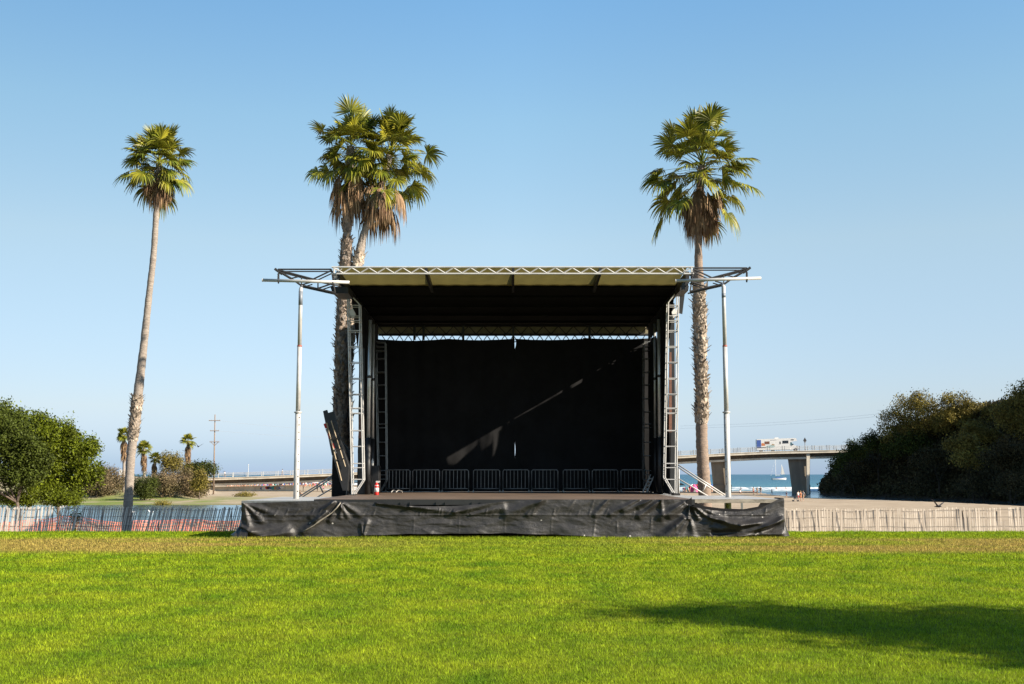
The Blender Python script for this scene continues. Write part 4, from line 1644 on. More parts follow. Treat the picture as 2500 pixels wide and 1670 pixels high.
# leaning board beside the case
q = [P(x, y, 33.3) for x, y in ((901, 1160), (905, 1160), (919, 1211), (912, 1211))]
tag(MB().prism(q, .05, 1).build('leaning_plank', M['dark_steel']), 'narrow dark plank leaning against the black equipment case', 'plank')
# litter on the deck
for (px, py, w, lab) in ((962, 1203, .16, 'white scrap of paper under the first barrier'), (975, 1202, .2, 'curled white paper scrap under the second barrier')):
    c = P(px, py, 36.2)
    m_ = MB()
    V = []
    for i in range(7):
        for j in range(5):
            u, v = i / 6 - .5, j / 4 - .5
            V.append((c.x + w * u, 36.2 + .12 * v + .05 * u, DZ + .012 + .06 * math.sin(math.pi * (i / 6)) + .02 * math.cos(j * 2)))
    m_.add(V, [(i * 5 + j, (i + 1) * 5 + j, (i + 1) * 5 + j + 1, i * 5 + j + 1) for i in range(6) for j in range(4)])
    tag(m_.build('paper_scrap', M['white'], smooth=True), lab, 'litter', 'paper scraps on the stage floor')

# folded black ramp leaning outwards behind the left wing
t = thing('folded_ramp', 'folded black ramp with red and white reflectors leaning outward beside the left tower', 'ramp', tuple(P(838, 1205, 32.6)))


def cpx(x, y):
    return 560 + x / 4.238, 960 + y / 4.238


mb = MB()
mb.prism([P(*cpx(*p), 32.6) for p in ((1000, 300), (1090, 290), (1240, 760), (1225, 1010), (1170, 1010), (1060, 620))], .30, 1)
mb.build('panel', M['black_paint'], t, bevel=.01)
for pa, pb in (((1005, 305), (1160, 905)), ((1052, 285), (1200, 760))):
    mb = MB()
    A, B = P(*cpx(*pa), 32.53), P(*cpx(*pb), 32.53)
    mb.bar(A, B, .018, 4)
    mb.build('rail', M['tan_cable'], t)
for k in range(6):
    A = P(*cpx(985 + 19.5 * k, 315 + 52 * k), 32.58)
    B = P(*cpx(985 + 19.5 * (k + .9), 315 + 52 * (k + .9)), 32.58)
    mb = MB()
    mb.bar(A, B, .035, 4)
    mb.build('reflector', M['c_red'] if k % 2 == 0 else M['c_grey'], t)
for y in (480, 590, 690):
    mb = MB()
    A, B = P(*cpx(1030 + (y - 400) * .27, y), 32.5), P(*cpx(1105 + (y - 400) * .27, y - 12), 32.5)
    mb.bar(A, B, .022, 5)
    mb.build('hinge', M['dark_steel'], t)
t = thing('stacked_panel', 'taller black panel with a notched top standing behind the folded ramp', 'panel', tuple(P(826, 1210, 33.6)))
mb = MB()
mb.prism([P(*cpx(*p), 33.4) for p in ((968, 185), (1008, 172), (1018, 205), (1080, 185), (1150, 480), (1250, 600), (1230, 800), (1060, 640))], .12, 1)
mb.build('board', M['black_paint'], t)
mb = MB()
mb.prism([P(*cpx(*p), 33.3) for p in ((1066, 610), (1215, 610), (1200, 1085), (1055, 1085))], .08, 1)
mb.build('cover', M['black_cloth'], t)

# stair handrails behind both wings
for mir in (0, 1):
    lab = 'aluminium stair with double handrails behind the left wing deck' if not mir else 'aluminium stair with double handrails behind the right wing deck'
    Ys = 33.8

    def sp(x, y, k=0):
        px, py = cpx(x, y)
        if mir:
            px, py = 2500 - px + 4, py - 2
        return P(px, py, Ys + k)
    foot = sp(715, 1100)
    t = thing('stage_stairs', lab, 'stairs', (foot.x, Ys, terr1(foot.x, Ys)), 'stairs at the stage sides')
    for k in (0, .9):
        mb = MB()
        for A, B in (((715, 1100), (1245, 760)), ((860, 1105), (1255, 872)), ((1230, 770), (1262, 870)), ((930, 950), (970, 1030)), ((1215, 790), (1215, 1080)), ((700, 1085), (1240, 738))):
            mb.bar(sp(*A, k), sp(*B, k), .022, 8)
        mb.build('handrail', M['white_steel'], t, smooth=True)
    top, bot = sp(1230, 1080), sp(700, 1080)
    s = -1 if not mir else 1
    x_in, x_out = s * 5.0, s * 7.0
    gz = terr1(x_out, Ys)
    for i in range(5):
        f = i / 4
        x = x_in + (x_out - x_in) * f
        z = DZ - .12 + (gz + .22 - DZ + .12) * f
        mb = MB()
        mb.box((x - .14, Ys + .03, z - .02), (x + .14, Ys + .87, z + .02))
        mb.build('tread', M['alu'], t)
    mb = MB()
    for k in (.02, .88):
        mb.prism([(x_in, Ys + k, DZ), (x_out, Ys + k, gz + .25), (x_out, Ys + k, gz), (x_in, Ys + k, DZ - .25)], .02, 1)
    mb.build('stringer', M['alu'], t)

# white step ladder folded at the right rear tower
a, b = P(1569, 1201, 36.4), P(1590, 1160, 36.4)
t = thing('step_ladder', 'small pale step ladder leaning at the foot of the right rear tower', 'ladder', (a.x, 36.4, DZ))
mb = MB()
for o in (0, .13):
    mb.bar((a.x + o, 36.4, DZ), (b.x + o, 36.6, b.z), .022, 6)
mb.build('rails', M['white'], t)
for i in range(1, 5):
    f = i / 5
    q = Vector((a.x, 36.4, DZ)).lerp(Vector((b.x, 36.6, b.z)), f)
    mb = MB()
    mb.bar(q, q + Vector((.13, 0, 0)), .018, 6)
    mb.build('rung', M['white'], t)

# ------------------------------------------------------------------ slat fences
def slat_fence(label, x0, x1, Yf, m, lean_fn, skip, posts, top_jit, topz, seed):
    g = np.random.default_rng(seed)
    t = thing('slat_fence', label, 'fence', ((x0 + x1) / 2, Yf, terr1((x0 + x1) / 2, Yf)), 'beach slat fences either side of the stage')
    mb = MB()
    x = x0
    tops = []
    while x < x1:
        px = 1250 + x / Yf * F
        x += .078 + g.normal(0, .004)
        if skip(px, g):
            continue
        ln = lean_fn(px) + g.normal(0, .013)
        zb = terr1(x, Yf) - .05
        zt = topz(px) + g.normal(0, top_jit)
        if g.random() < .03:
            zt -= .15 + .35 * g.random()           # snapped slat
        if g.random() < .03:
            ln += g.normal(0, .09)
        w = (.018 if 190 < px < 700 else .024) + g.normal(0, .002)
        h = zt - zb
        dx = ln * h
        yb = Yf + .02 * math.sin(x * 1.3)
        yt = yb + g.normal(0, .03)
        mb.hexa([(x - w, yb, zb), (x + w, yb, zb), (x + w, yb + .011, zb), (x - w, yb + .011, zb), (x + dx - w, yt, zt), (x + dx + w, yt, zt), (x + dx + w, yt + .011, zt), (x + dx - w, yt + .011, zt)])
    mb.build('slats', m, t)
    for f in (.2, .45, .72, .93):
        pts = []
        for xx in np.arange(x0, x1, .35):
            px = 1250 + xx / Yf * F
            zb = terr1(xx, Yf)
            h = topz(px) - zb
            pts.append((xx + lean_fn(px) * h * f, Yf - .012 + .02 * math.sin(xx * 1.3), zb + h * f + .012 * math.sin(xx * 3)))
        mb = MB()
        mb.tube(pts, .006, 4)
        mb.build('wire', M['wire'], t)
    for px, tilt in posts:
        xx = (px - 1250) / F * Yf
        mb = MB()
        zb = terr1(xx, Yf)
        mb.bar((xx, Yf + .05, zb - .1), (xx + tilt, Yf + .05, topz(px) - .12), .018, 4)
        mb.build('post', M['post'], t)
    return t


zf = lambda y, Yf: EYE + slope(y) * Yf
YFN = 40.
slat_fence('whitewashed slat fence leaning along the lawn edge left of the stage', -27, -6.6, YFN, M['slat_white'],
           lambda px: .10 + .10 * math.exp(-((px - 180) / 40) ** 2) + .10 * sstep(230, 330, px),
           lambda px, g: (127 < px < 139) or (182 < px < 196 and g.random() < .6), [(257, .05), (395, .05), (570, .04), (139, .02)], .02,
           lambda px: zf(1237 + (2 if px > 330 else 0) + 1.5 * math.sin(px * .03), YFN), 1)
slat_fence('weathered tan slat fence running right from the stage skirt', 6.8, 27, YFN, M['slat_tan'],
           lambda px: .012 * math.sin(px * .05), lambda px, g: g.random() < .02 or 2414 < px < 2421 or 2434 < px < 2440, [(2024, 0), (2171, 0), (2341, -.04), (2420, .03)], .018,
           lambda px: zf(1242 - 3 * sstep(2200, 2450, px) + 1.2 * math.sin(px * .04), YFN), 2)

# orange plastic mesh lying behind the left fence
mb = MB()
nx, nz = 170, 7
V = []
for i in range(nx + 1):
    x = -21.5 + 11.6 * i / nx
    y = 47 + .8 * fbm(x, 0, .3, 2)
    zb = terr1(x, y)
    h = .78 + .25 * fbm(x, 1, .35, 3)
    for j in range(nz + 1):
        v = j / nz
        V.append((x + .05 * fbm(x, j, .9, 4), y + .35 * math.sin(v * 3 + x) * .4 + .1 * fbm(x, v * 4, .8, 7), zb - .04 + h * v))
ed = []
for i in range(nx + 1):
    for j in range(nz + 1):
        k = i * (nz + 1) + j
        p = Vector(V[k])
        if i < nx:
            mb.bar(p, Vector(V[k + nz + 1]), .017, 3)
        if j < nz:
            mb.bar(p, Vector(V[k + 1]), .012, 3)
tag(mb.build('plastic_mesh_fence', M['net']), 'sagging orange plastic mesh fence lying on sand behind the left slats', 'mesh fence')

# ------------------------------------------------------------------ vegetation
YT_ = 55.
tree('leafy_tree', 'bright green sunlit tree just right of its shade-coloured part at the left edge', 'tree', (P(150, 1200, YT_).x, YT_, terr1(P(150, 1200, YT_).x, YT_) - .1),
     lumps_from_px([(85, 1100, 60, 70), (60, 1045, 46, 36), (15, 1010, 14, 20), (12, 990, 7, 9), (30, 1030, 22, 18), (145, 1058, 34, 28), (118, 1040, 18, 14), (185, 1105, 40, 36), (205, 1150, 38, 30), (130, 1140, 50, 40), (165, 1075, 26, 22), (110, 1190, 40, 20), (170, 1180, 34, 20), (222, 1085, 8, 14), (236, 1140, 10, 10), (214, 1098, 14, 12), (228, 1170, 12, 10)], YT_),
     52000, .13, M['leaf_green'], 21, .10)
YU_ = 51.5  # second crown added as the leafy tree's self-shaded left side, in darker leaves
tree('leafy_tree', 'left edge part of the leafy tree, its self-shade put into darker leaves', 'tree', (P(60, 1200, YU_).x, YU_, terr1(P(60, 1200, YU_).x, YU_) - .1),
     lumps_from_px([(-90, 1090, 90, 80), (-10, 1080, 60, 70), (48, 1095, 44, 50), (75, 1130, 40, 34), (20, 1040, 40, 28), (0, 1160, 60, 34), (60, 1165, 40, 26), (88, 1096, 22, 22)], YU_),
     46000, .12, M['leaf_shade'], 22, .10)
for i, (px, py, rx, ry, lab) in enumerate(((45, 1215, 42, 22, 'low green bush under the leafy tree, nearest the picture edge'), (150, 1215, 40, 24, 'low green bush under the right side of the leafy tree'), (185, 1260, 12, 26, 'small weedy plant growing through the gap in the left fence'))):
    Yb = 53 if i < 2 else 41
    b = P(px, py, Yb)
    tree('bush', lab, 'bush', (b.x, Yb, terr1(b.x, Yb)), lumps_from_px([(px, py, rx, ry), (px - rx * .6, py + 5, rx * .6, ry * .7), (px + rx * .6, py + 6, rx * .5, ry * .7)], Yb), 5000 if i < 2 else 900, .10 if i < 2 else .05, M['leaf_green'], 60 + i, .04, 'low green bushes by the left fence')

GB = 'scrub on the left bank'
scrub = [(235, 1180, 34, 30, 'leaf_brown', 'dry brown scrub at the left end of the far bank'), (272, 1172, 30, 34, 'leaf_brown', 'tall dry scrub left of the bent palm trunk'), (205, 1200, 30, 18, 'leaf_brown', 'low dry scrub behind the leafy tree'),
         (292, 1205, 26, 16, 'leaf_olive', 'olive scrub low beside the bent palm trunk'), (398, 1180, 32, 32, 'leaf_brown', 'dry scrub just right of the round green bush'), (440, 1178, 34, 34, 'leaf_brown', 'broad brown scrub below the lone far palm'),
         (478, 1190, 26, 26, 'leaf_brown', 'dry scrub sloping down toward the bridge end'), (420, 1205, 40, 14, 'leaf_olive', 'low olive scrub along the foot of the bank'), (487, 1176, 14, 20, 'leaf_olive', 'green scrub against the bridge abutment'), (250, 1212, 30, 10, 'leaf_brown', 'lowest dry scrub at the water side of the bank')]
for i, (px, py, rx, ry, m, lab) in enumerate(scrub):
    D = 198 + (i % 4) * 4
    b = P(px, py + ry, D)
    zb = terr1(b.x, D)
    tree('shrub', lab, 'shrub', (b.x, D, min(zb, b.z)), lumps_from_px([(px, py, rx * .8, ry), (px - rx * .55, py + ry * .3, rx * .55, ry * .7), (px + rx * .55, py + ry * .25, rx * .55, ry * .72), (px + rx * .1, py - ry * .35, rx * .4, ry * .5)], D), 5200, .30, M[m], 80 + i, .1, GB)
D = 192
b = P(353, 1222, D)
tree('round_bush', 'dense round dark green bush on the left bank right of the bent palm trunk', 'bush', (b.x, D, terr1(b.x, D)), lumps_from_px([(353, 1186, 25, 27), (342, 1196, 18, 20), (365, 1194, 18, 22), (354, 1205, 22, 14)], D), 7000, .26, M['leaf_dark'], 95, .15)
D = 212
for i, (lab, lst, m, by) in enumerate((
        ('slender open green tree between the far palms', [(417, 1126, 22, 18), (408, 1120, 12, 14), (430, 1140, 18, 14), (402, 1145, 12, 12), (440, 1130, 12, 12)], 'leaf_olive', 1180),
        ('rounded green tree beside the power pole foot', [(488, 1145, 24, 16), (474, 1150, 16, 13), (510, 1152, 20, 13), (498, 1138, 16, 10)], 'leaf_dark', 1172),
        ('small green tree at the start of the bridge', [(465, 1148, 12, 13), (458, 1156, 9, 9)], 'leaf_olive', 1175))):
    b = P(lst[0][0], by, D)
    tree('bank_tree', lab, 'tree', (b.x, D, min(b.z, terr1(b.x, D))), lumps_from_px(lst, D), 5000, .30, M[m], 110 + i, .14, 'small trees on the left bank')
for i, (px, py, lab) in enumerate(((393, 1234, 'marsh grass tuft left on the sandbank'), (598, 1211, 'green beach plant under the bridge'), (590, 1217, 'low green mat of beach plants below the bridge shadow'))):
    D = (176, 225, 212)[i]
    b = P(px, py, D)
    b.z = terr1(b.x, D)
    r = 14 * D / F
    tree('beach_plant', lab, 'plant', (b.x, D, b.z), [(b.x, D, b.z + .1, r, r, .35), (b.x + r, D + .5, b.z + .05, r * .7, r * .7, .25)], 1400, .2, M['leaf_olive'], 130 + i, .03, 'low plants on the beach', trunk=False)


# hillside cover: one uncountable mass of scrub
def hill_cover():
    g = np.random.default_rng(5)
    n = 26000
    a = .272 + (.60 - .272) * g.random(n)
    db = np.interp(a, DBA, DBD)
    D = db - 1 + 60 * g.random(n) ** 1.4
    X = a * D
    Z = terrain(X, D)
    ok = Z > WATER_Z + .25
    a, D, X, Z = a[ok], D[ok], X[ok], Z[ok]
    cl = np.array([fbm(x, y, .16, 9) for x, y in zip(X, D)])
    hgt = np.clip(.55 + 1.3 * cl, .05, 1.9)
    rep = 7
    C = np.stack([np.repeat(X, rep), np.repeat(D, rep), np.repeat(Z, rep)], 1)
    hh = np.repeat(hgt, rep)
    C += g.normal(0, .45, C.shape)
    C[:, 2] += hh * g.random(len(hh)) ** .6 * 1.2 + .1
    Dv = np.tile(np.array([-.2, -.8, .6]), (len(C), 1))
    V = leaf_quads(C, Dv, .62, g)
    tag(npobj('hillside_scrub', V, np.arange(len(V)).reshape(-1, 4), M['hill_leaf']), 'dark tangled scrub covering the hillside on the right', 'scrub', kind='stuff')


hill_cover()
GH = 'trees on the right hill'
hill_trees = [
    ('rounded olive bush under the broad crest tree of the hill', [(2215, 1085, 40, 22), (2185, 1098, 26, 18), (2245, 1092, 28, 18)], 'leaf_dark', 232, 3600),
    ('dark bush in the middle of the hill face', [(2290, 1110, 34, 20), (2262, 1124, 26, 16), (2318, 1122, 24, 16)], 'hill_leaf', 216, 3200),
    ('spreading dark tree between the golden tree and the olive shrub', [(2400, 1062, 30, 22), (2378, 1052, 22, 18), (2424, 1072, 24, 18)], 'leaf_olive', 214, 3600),
    ('low bush overhanging the water at the left foot of the hill', [(2112, 1150, 34, 20), (2080, 1160, 24, 18), (2140, 1164, 26, 18)], 'hill_leaf', 240, 3000),
    ('low bush above the water under the olive shrub', [(2400, 1180, 36, 18), (2368, 1186, 28, 14), (2436, 1186, 28, 16)], 'hill_leaf', 198, 3000),
    ('low loose bush at the right side of the hill foot', [(2475, 1178, 26, 18), (2450, 1186, 18, 14), (2496, 1190, 22, 16)], 'hill_leaf', 184, 1500),
    ('broad dark green tree on the hill crest nearest the bridge', [(2225, 1005, 52, 40), (2190, 1030, 34, 34), (2255, 1000, 36, 36), (2170, 1062, 24, 22), (2240, 1045, 50, 30)], 'leaf_olive', 232, 9000),
    ('golden brown tree in the middle of the hill crest', [(2328, 998, 30, 36), (2360, 1012, 40, 36), (2310, 1030, 34, 30), (2390, 1030, 26, 26)], 'leaf_olive', 226, 8000),
    ('tallest tree at the right edge of the picture on the hill', [(2492, 985, 30, 36), (2535, 962, 46, 50), (2462, 1015, 28, 32), (2510, 1040, 44, 40)], 'leaf_olive', 205, 9000),
    ('thin dark tree between the golden tree and the tallest hill tree', [(2425, 1012, 24, 24), (2440, 1035, 30, 30), (2412, 1040, 22, 20)], 'leaf_olive', 222, 5000),
    ('bushy olive shrub tree low on the hill face', [(2375, 1125, 34, 16), (2345, 1118, 24, 16), (2400, 1110, 22, 14), (2350, 1085, 30, 18)], 'leaf_olive', 200, 4500),
    ('dark shrub tree at the right side of the hill face', [(2460, 1095, 36, 22), (2440, 1120, 30, 18), (2490, 1140, 34, 20)], 'hill_leaf', 190, 4500),
    ('small dark tree stepping down the left shoulder of the hill', [(2142, 1075, 22, 16), (2120, 1082, 18, 14), (2158, 1092, 22, 18)], 'leaf_dark', 236, 3600),
    ('leafy bush hiding the right end of the bridge', [(2085, 1094, 14, 14), (2070, 1112, 16, 12), (2100, 1106, 18, 16), (2050, 1124, 14, 9), (2040, 1140, 10, 14)], 'leaf_dark', 240, 3600)]
for i, (lab, lst, m, D, n) in enumerate(hill_trees):
    b = P(lst[0][0], lst[0][1], D)
    zb = terr1(b.x, D)
    tree('hill_tree', lab, 'tree', (b.x, D, min(zb, b.z - .5)), lumps_from_px(lst, D, .9), int(n * 1.5), .40, M[m], 150 + i, .2, GH)

# tree outside the frame that throws the shadow on the lawn
tb = (14.8, 6.4, 0)
lm = [(14.8, 6.35, 7.2, .8, .7, .55), (14.5, 6.8, 6.5, 1.1, 1.0, .6), (15.1, 5.9, 6.3, 1.2, 1.1, .7), (14.8, 6.4, 5.6, 1.5, 1.5, .8), (15.4, 7.4, 5.2, 1.3, 1.2, .7), (14.4, 5.4, 5.0, 1.3, 1.3, .7), (14.8, 6.2, 4.4, 1.7, 1.6, .8), (15.0, 4.9, 4.0, 1.4, 1.4, .7), (14.7, 7.2, 3.7, 1.5, 1.4, .7), (14.9, 4.6, 3.1, 1.6, 1.5, .7), (14.8, 6.2, 2.9, 1.6, 1.6, .7)]
tree('shade_tree', 'tree standing on the lawn off to the right that shades the grass', 'tree', tb, lm, 30000, .17, M['leaf_shade'], 200, .16)

# ------------------------------------------------------------------ bridge
BL, BR = Vector((-88., 292., .35)), Vector((102., 272., 7.2))


def bz(t):
    x = BL.x + (BR.x - BL.x) * t
    D_ = BL.y + (BR.y - BL.y) * t
    py = np.interp(1250 + x / D_ * F, [300, 495, 640, 810, 1655, 1780, 1870, 2060, 2400], [1173, 1167, 1163, 1156, 1112.6, 1106, 1102, 1098, 1093])
    return EYE + slope(py) * D_ - .12


def bpt(t, off=0, dz=0):
    d = (BR - BL)
    d.z = 0
    nrm = Vector((-d.y, d.x, 0)).normalized()        # points away from the camera
    p = BL + (BR - BL) * t
    return Vector((p.x, p.y, float(bz(t)) + dz)) + nrm * off


def tpx(px):
    """parameter of the bridge line seen at pixel column px"""
    k = (px - 1250) / F
    d = BR - BL
    return (k * BL.y - BL.x) / (d.x - k * d.y)


br = thing('road_bridge', 'long pale concrete road bridge crossing the river mouth behind the stage', 'bridge', tuple(BL))
nseg = 60


def strip(o0, o1, z0, z1, t0=0., t1=1.):
    m_ = MB()
    V = []
    for i in range(nseg + 1):
        t = t0 + (t1 - t0) * i / nseg
        V += [bpt(t, o0, z0), bpt(t, o1, z0), bpt(t, o1, z1), bpt(t, o0, z1)]
    Fc = []
    for i in range(nseg):
        for k in range(4):
            k2 = (k + 1) % 4
            Fc.append((i * 4 + k, i * 4 + k2, i * 4 + 4 + k2, i * 4 + 4 + k))
    Fc += [(3, 2, 1, 0), tuple(nseg * 4 + k for k in range(4))]
    m_.add(V, Fc)
    return m_


strip(-.9, 9.9, -.55, -.05).build('deck', M['concrete'], br)
strip(-1.0, -.55, -.049, .12).build('kerb', M['concrete'], br)
strip(9.5, 9.95, -.049, .12).build('kerb', M['concrete'], br)
strip(.55, 8.5, -1.75, -.551).build('girder', mat('shade toned girder concrete', (.20, .155, .11), .9, 0, 0, .4, .01, 5, col2=(.12, .095, .07)), br)  # shade under the deck overhang is put into the darker girder colour
strip(.1, .549, -1.95, -1.45).build('bottom_flange', M['concrete'], br)
strip(-.5, 9.4, -.048, -.03).build('road', mat('bridge asphalt', (.06, .06, .06), .9), br)
mb = MB()
a = bpt(tpx(497), -.3)
for px0, px1 in ((430, 500),):
    t0, t1 = tpx(px0), tpx(px1)
    p0, p1, q0, q1 = bpt(t0, .3, -.56), bpt(t1, .3, -.56), bpt(t0, 9, -.56), bpt(t1, 9, -.56)
    lo = -3.2
    mb.hexa([(p0.x, p0.y, lo), (p1.x, p1.y, lo), (q1.x, q1.y, lo), (q0.x, q0.y, lo), tuple(p0), tuple(p1), tuple(q1), tuple(q0)])
mb.build('abutment', M['concrete'], br)
for j, (pxa, pxb, pba, pbb) in enumerate(((1733, 1768, 1740, 1768), (1921, 1966, 1931, 1964))):
    t0, t1 = tpx(pxa), tpx(pxb)
    tb0, tb1 = tpx(pba), tpx(pbb)
    zb = -4.6
    up = [bpt(t0, 1.0, -1.75), bpt(t1, 1.0, -1.75), bpt(t1, 1.0, -1.75) + Vector((2.6, 6.2, 0)), bpt(t0, 1.0, -1.75) + Vector((2.6, 6.2, 0))]
    lo = [bpt(tb0, 1.0), bpt(tb1, 1.0), bpt(tb1, 1.0) + Vector((2.4, 6.2, 0)), bpt(tb0, 1.0) + Vector((2.4, 6.2, 0))]
    mb = MB()
    mb.hexa([(p.x, p.y, zb) for p in lo] + [tuple(p) for p in up])
    pr = mb.build('pier', mat('stained pier concrete', (.30, .25, .185), .9, 0, 0, .5, .01, 4, col2=(.20, .165, .125), stretch=(1, 1, .25)) if j == 0 else bpy.data.materials['stained pier concrete'], br)
    mb = MB()
    e0, e1 = tpx(pxb - 1), tpx(pxb + 7)
    k0, k1 = tpx(pbb - 1), tpx(pbb + 4)
    pu = [bpt(e0, -.5, -.56), bpt(e1, -.5, -.56), bpt(e1, .54, -.56), bpt(e0, .54, -.56)]
    pw_ = [bpt(k0, -.5), bpt(k1, -.5), bpt(k1, .9), bpt(k0, .9)]
    mb.hexa([(p.x, p.y, zb) for p in pw_] + [tuple(p) for p in pu])
    mb.build('pilaster', M['concrete'], pr)
    mb = MB()
    zf_ = bpt(t0).z * 0 + (-1.15 if j == 0 else -1.1)
    q = [(p.x + dx, p.y + dy) for p, dx, dy in zip(lo, (-.35, .3, .35, -.3), (-.3, -.3, .3, .3))]
    mb.hexa([(x, y, zb) for x, y in q] + [(x, y, zf_) for x, y in q])
    mb.build('footing', bpy.data.materials['stained pier concrete'], pr)
rail_m = mat('pale painted railing', (.6, .6, .57), .6)
rail_g = mat('grey railing post', (.22, .22, .22), .6)
for off in (-.78, 9.7):
    mb = MB()
    for h in (.5, .85, 1.15):
        pts = [bpt(i / 40, off, .1 + h) for i in range(41)]
        mb.tube(pts, .035, 4)
    rl_ = mb.build('railing', rail_m, br)
    for px in range(505, 2080, 36):
        if 800 < px < 1640:
            continue
        t = tpx(px)
        p = bpt(t, off, .1)
        mb = MB()
        for dx in (-.28, .28) if px > 1600 else (0,):
            mb.box((p.x + dx - .06, p.y - .06, p.z), (p.x + dx + .06, p.y + .06, p.z + 1.25))
        mb.build('rail_post', rail_g if px > 1600 else rail_m, rl_)
# painted tags on the wall under the left end
gt = []
g = np.random.default_rng(4)
p0, p1 = bpt(tpx(552), 2.2), bpt(tpx(700), 2.2)
wl = thing('retaining_wall', 'low pale wall under the left bridge span covered in colourful graffiti', 'wall', (p0.x, p0.y, -3))
mb = MB()
za, zb_ = P(0, 1184, 300).z, P(0, 1193, 300).z
mb.hexa([(p0.x - 6, p0.y, -4), (p1.x + 3, p1.y, -4), (p1.x + 3, p1.y + .4, -4), (p0.x - 6, p0.y + .4, -4), (p0.x - 6, p0.y, za - .5), (p1.x + 3, p1.y, za + .05), (p1.x + 3, p1.y + .4, za + .05), (p0.x - 6, p0.y + .4, za - .5)])
mb.build('wall', M['concrete'], wl)
cols = ['c_blue', 'c_white', 'c_red', 'c_black', 'c_blue', 'c_teal', 'c_orange', 'c_grey']
for i in range(26):
    f = i / 26 * .93 + .02
    c = p0.lerp(p1, f)
    mb = MB()
    w, h = .36 + .3 * g.random(), .3 + .25 * g.random()
    z = -2.35 + .2 * g.random() + f * .3
    nrm = Vector((.24, -.97, 0)) * 0 + Vector((0, -1, 0))
    o = c + nrm * .03
    k = 9
    ring = [(o.x + w * math.cos(t) * (.7 + .5 * g.random()), o.y, z + h * math.sin(t) * (.7 + .5 * g.random())) for t in np.linspace(0, 2 * math.pi, k, endpoint=False)]
    mb.prism(ring, .012, 1)
    mb.build('graffiti_tag', M[cols[i % len(cols)]], wl)

# motorhome on the bridge
t0, t1 = tpx(1847), tpx(1949)
A, B = bpt(t0, 1.6, .0), bpt(t1, 1.6, .0)
ax = (B - A)
Lr = ax.length
ax.normalize()
wd = Vector((-ax.y, ax.x, 0)).normalized()
rv = thing('motorhome', 'white motorhome with a picture panel driving right across the bridge', 'motorhome', tuple(A))


def rvp(x, y, z):
    return A + ax * (x * Lr / 9.2) + wd * y + Vector((0, 0, z * 1.02))


def rv_prism(outline, y0, y1, name, m, parent):
    mb = MB()
    n = len(outline)
    V = [rvp(x, y0, z) for x, z in outline] + [rvp(x, y1, z) for x, z in outline]
    Fc = [tuple(range(n)), tuple(range(2 * n - 1, n - 1, -1))] + [((i + 1) % n, i, n + i, n + (i + 1) % n) for i in range(n)]
    mb.add(V, Fc)
    return mb.build(name, m, parent)


body = rv_prism([(0, .5), (0, 3.2), (8.55, 3.25), (8.75, 3.15), (8.9, 2.55), (8.0, 2.45), (7.35, 2.3), (7.3, .5)], 0, 2.4, 'body', M['white'], rv)
rv_prism([(7.31, .45), (7.31, 2.2), (7.75, 2.3), (8.2, 1.55), (9.05, 1.3), (9.2, 1.0), (9.2, .45)], .15, 2.25, 'cab', M['white'], rv)
glass = mat('dark window glass', (.02, .025, .035), .12)
for (x0, z0, x1, z1) in ((1.75, 2.0, 2.85, 2.6), (5.7, 2.05, 7.0, 2.7), (5.05, 1.95, 5.3, 2.5)):
    w = rv_prism([(x0, z0), (x0, z1), (x1, z1), (x1, z0)], -.02, -.003, 'window', glass if x0 > 3 else M['brown_steel'], rv)
    rv_prism([(x0 - .06, z0 - .06), (x0 - .06, z0 - .005), (x1 + .06, z0 - .005), (x1 + .06, z0 - .06)], -.03, -.003, 'frame', M['c_grey'], w)
rv_prism([(7.55, 2.72), (7.55, 2.95), (8.2, 2.95), (8.2, 2.72)], -.02, -.003, 'bunk_window', glass, rv)
rv_prism([(7.42, 1.6), (7.42, 2.18), (7.75, 2.2), (8.08, 1.6)], .13, .147, 'cab_window', mat('tinted cab glass', (.07, .16, .2), .1), rv)
rv_prism([(.03, 1.1), (.03, 3.0), (.95, 3.0), (.95, 1.1)], -.02, -.003, 'picture_panel', M['c_blue'], rv)
rv_prism([(1.05, 1.55), (1.05, 2.15), (1.4, 2.3), (1.8, 1.95), (1.9, 1.6)], -.018, -.003, 'picture_rock', M['c_orange'], rv)
rv_prism([(1.9, 1.2), (2.3, 1.55), (3.3, 1.75), (3.9, 1.5), (4.1, 1.2), (3, 1.05)], -.018, -.003, 'picture_lake', mat('pale teal print', (.35, .5, .5), .5), rv)
rv_prism([(3.1, 1.6), (3.5, 2.0), (3.9, 1.85), (4.0, 1.62)], -.024, -.019, 'picture_canyon', M['c_tan'], rv)
rv_prism([(3.0, 2.84), (3.0, 2.94), (4.35, 2.94), (4.35, 2.84)], -.02, -.003, 'lettering', M['c_grey'], rv)
rv_prism([(.1, 1.0), (.1, 1.2), (2.0, 1.2), (2.0, 1.0)], -.02, -.003, 'stripe', M['c_black'], rv)
rv_prism([(4.0, 3.26), (4.05, 3.5), (4.9, 3.52), (4.98, 3.26)], .8, 1.6, 'air_conditioner', M['white'], rv)
for x in (.9, 3.55, 8.55):
    mb = MB()
    c = rvp(x, .2, .42)
    mb.tube([c - wd * .12, c + wd * .15], .42, 16)
    w = mb.build('wheel', M['c_black'], rv)
    mb = MB()
    mb.tube([c - wd * .14, c - wd * .121], .22, 12)
    mb.build('hub', M['c_grey'], w)
rv_prism([(9.2, .55), (9.2, .75), (9.32, .75), (9.32, .55)], .1, 2.3, 'bumper', M['c_grey'], rv)
rv_prism([(8.0, 1.62), (8.0, 1.85), (8.12, 1.85), (8.12, 1.62)], -.1, .1, 'mirror', M['c_black'], rv)

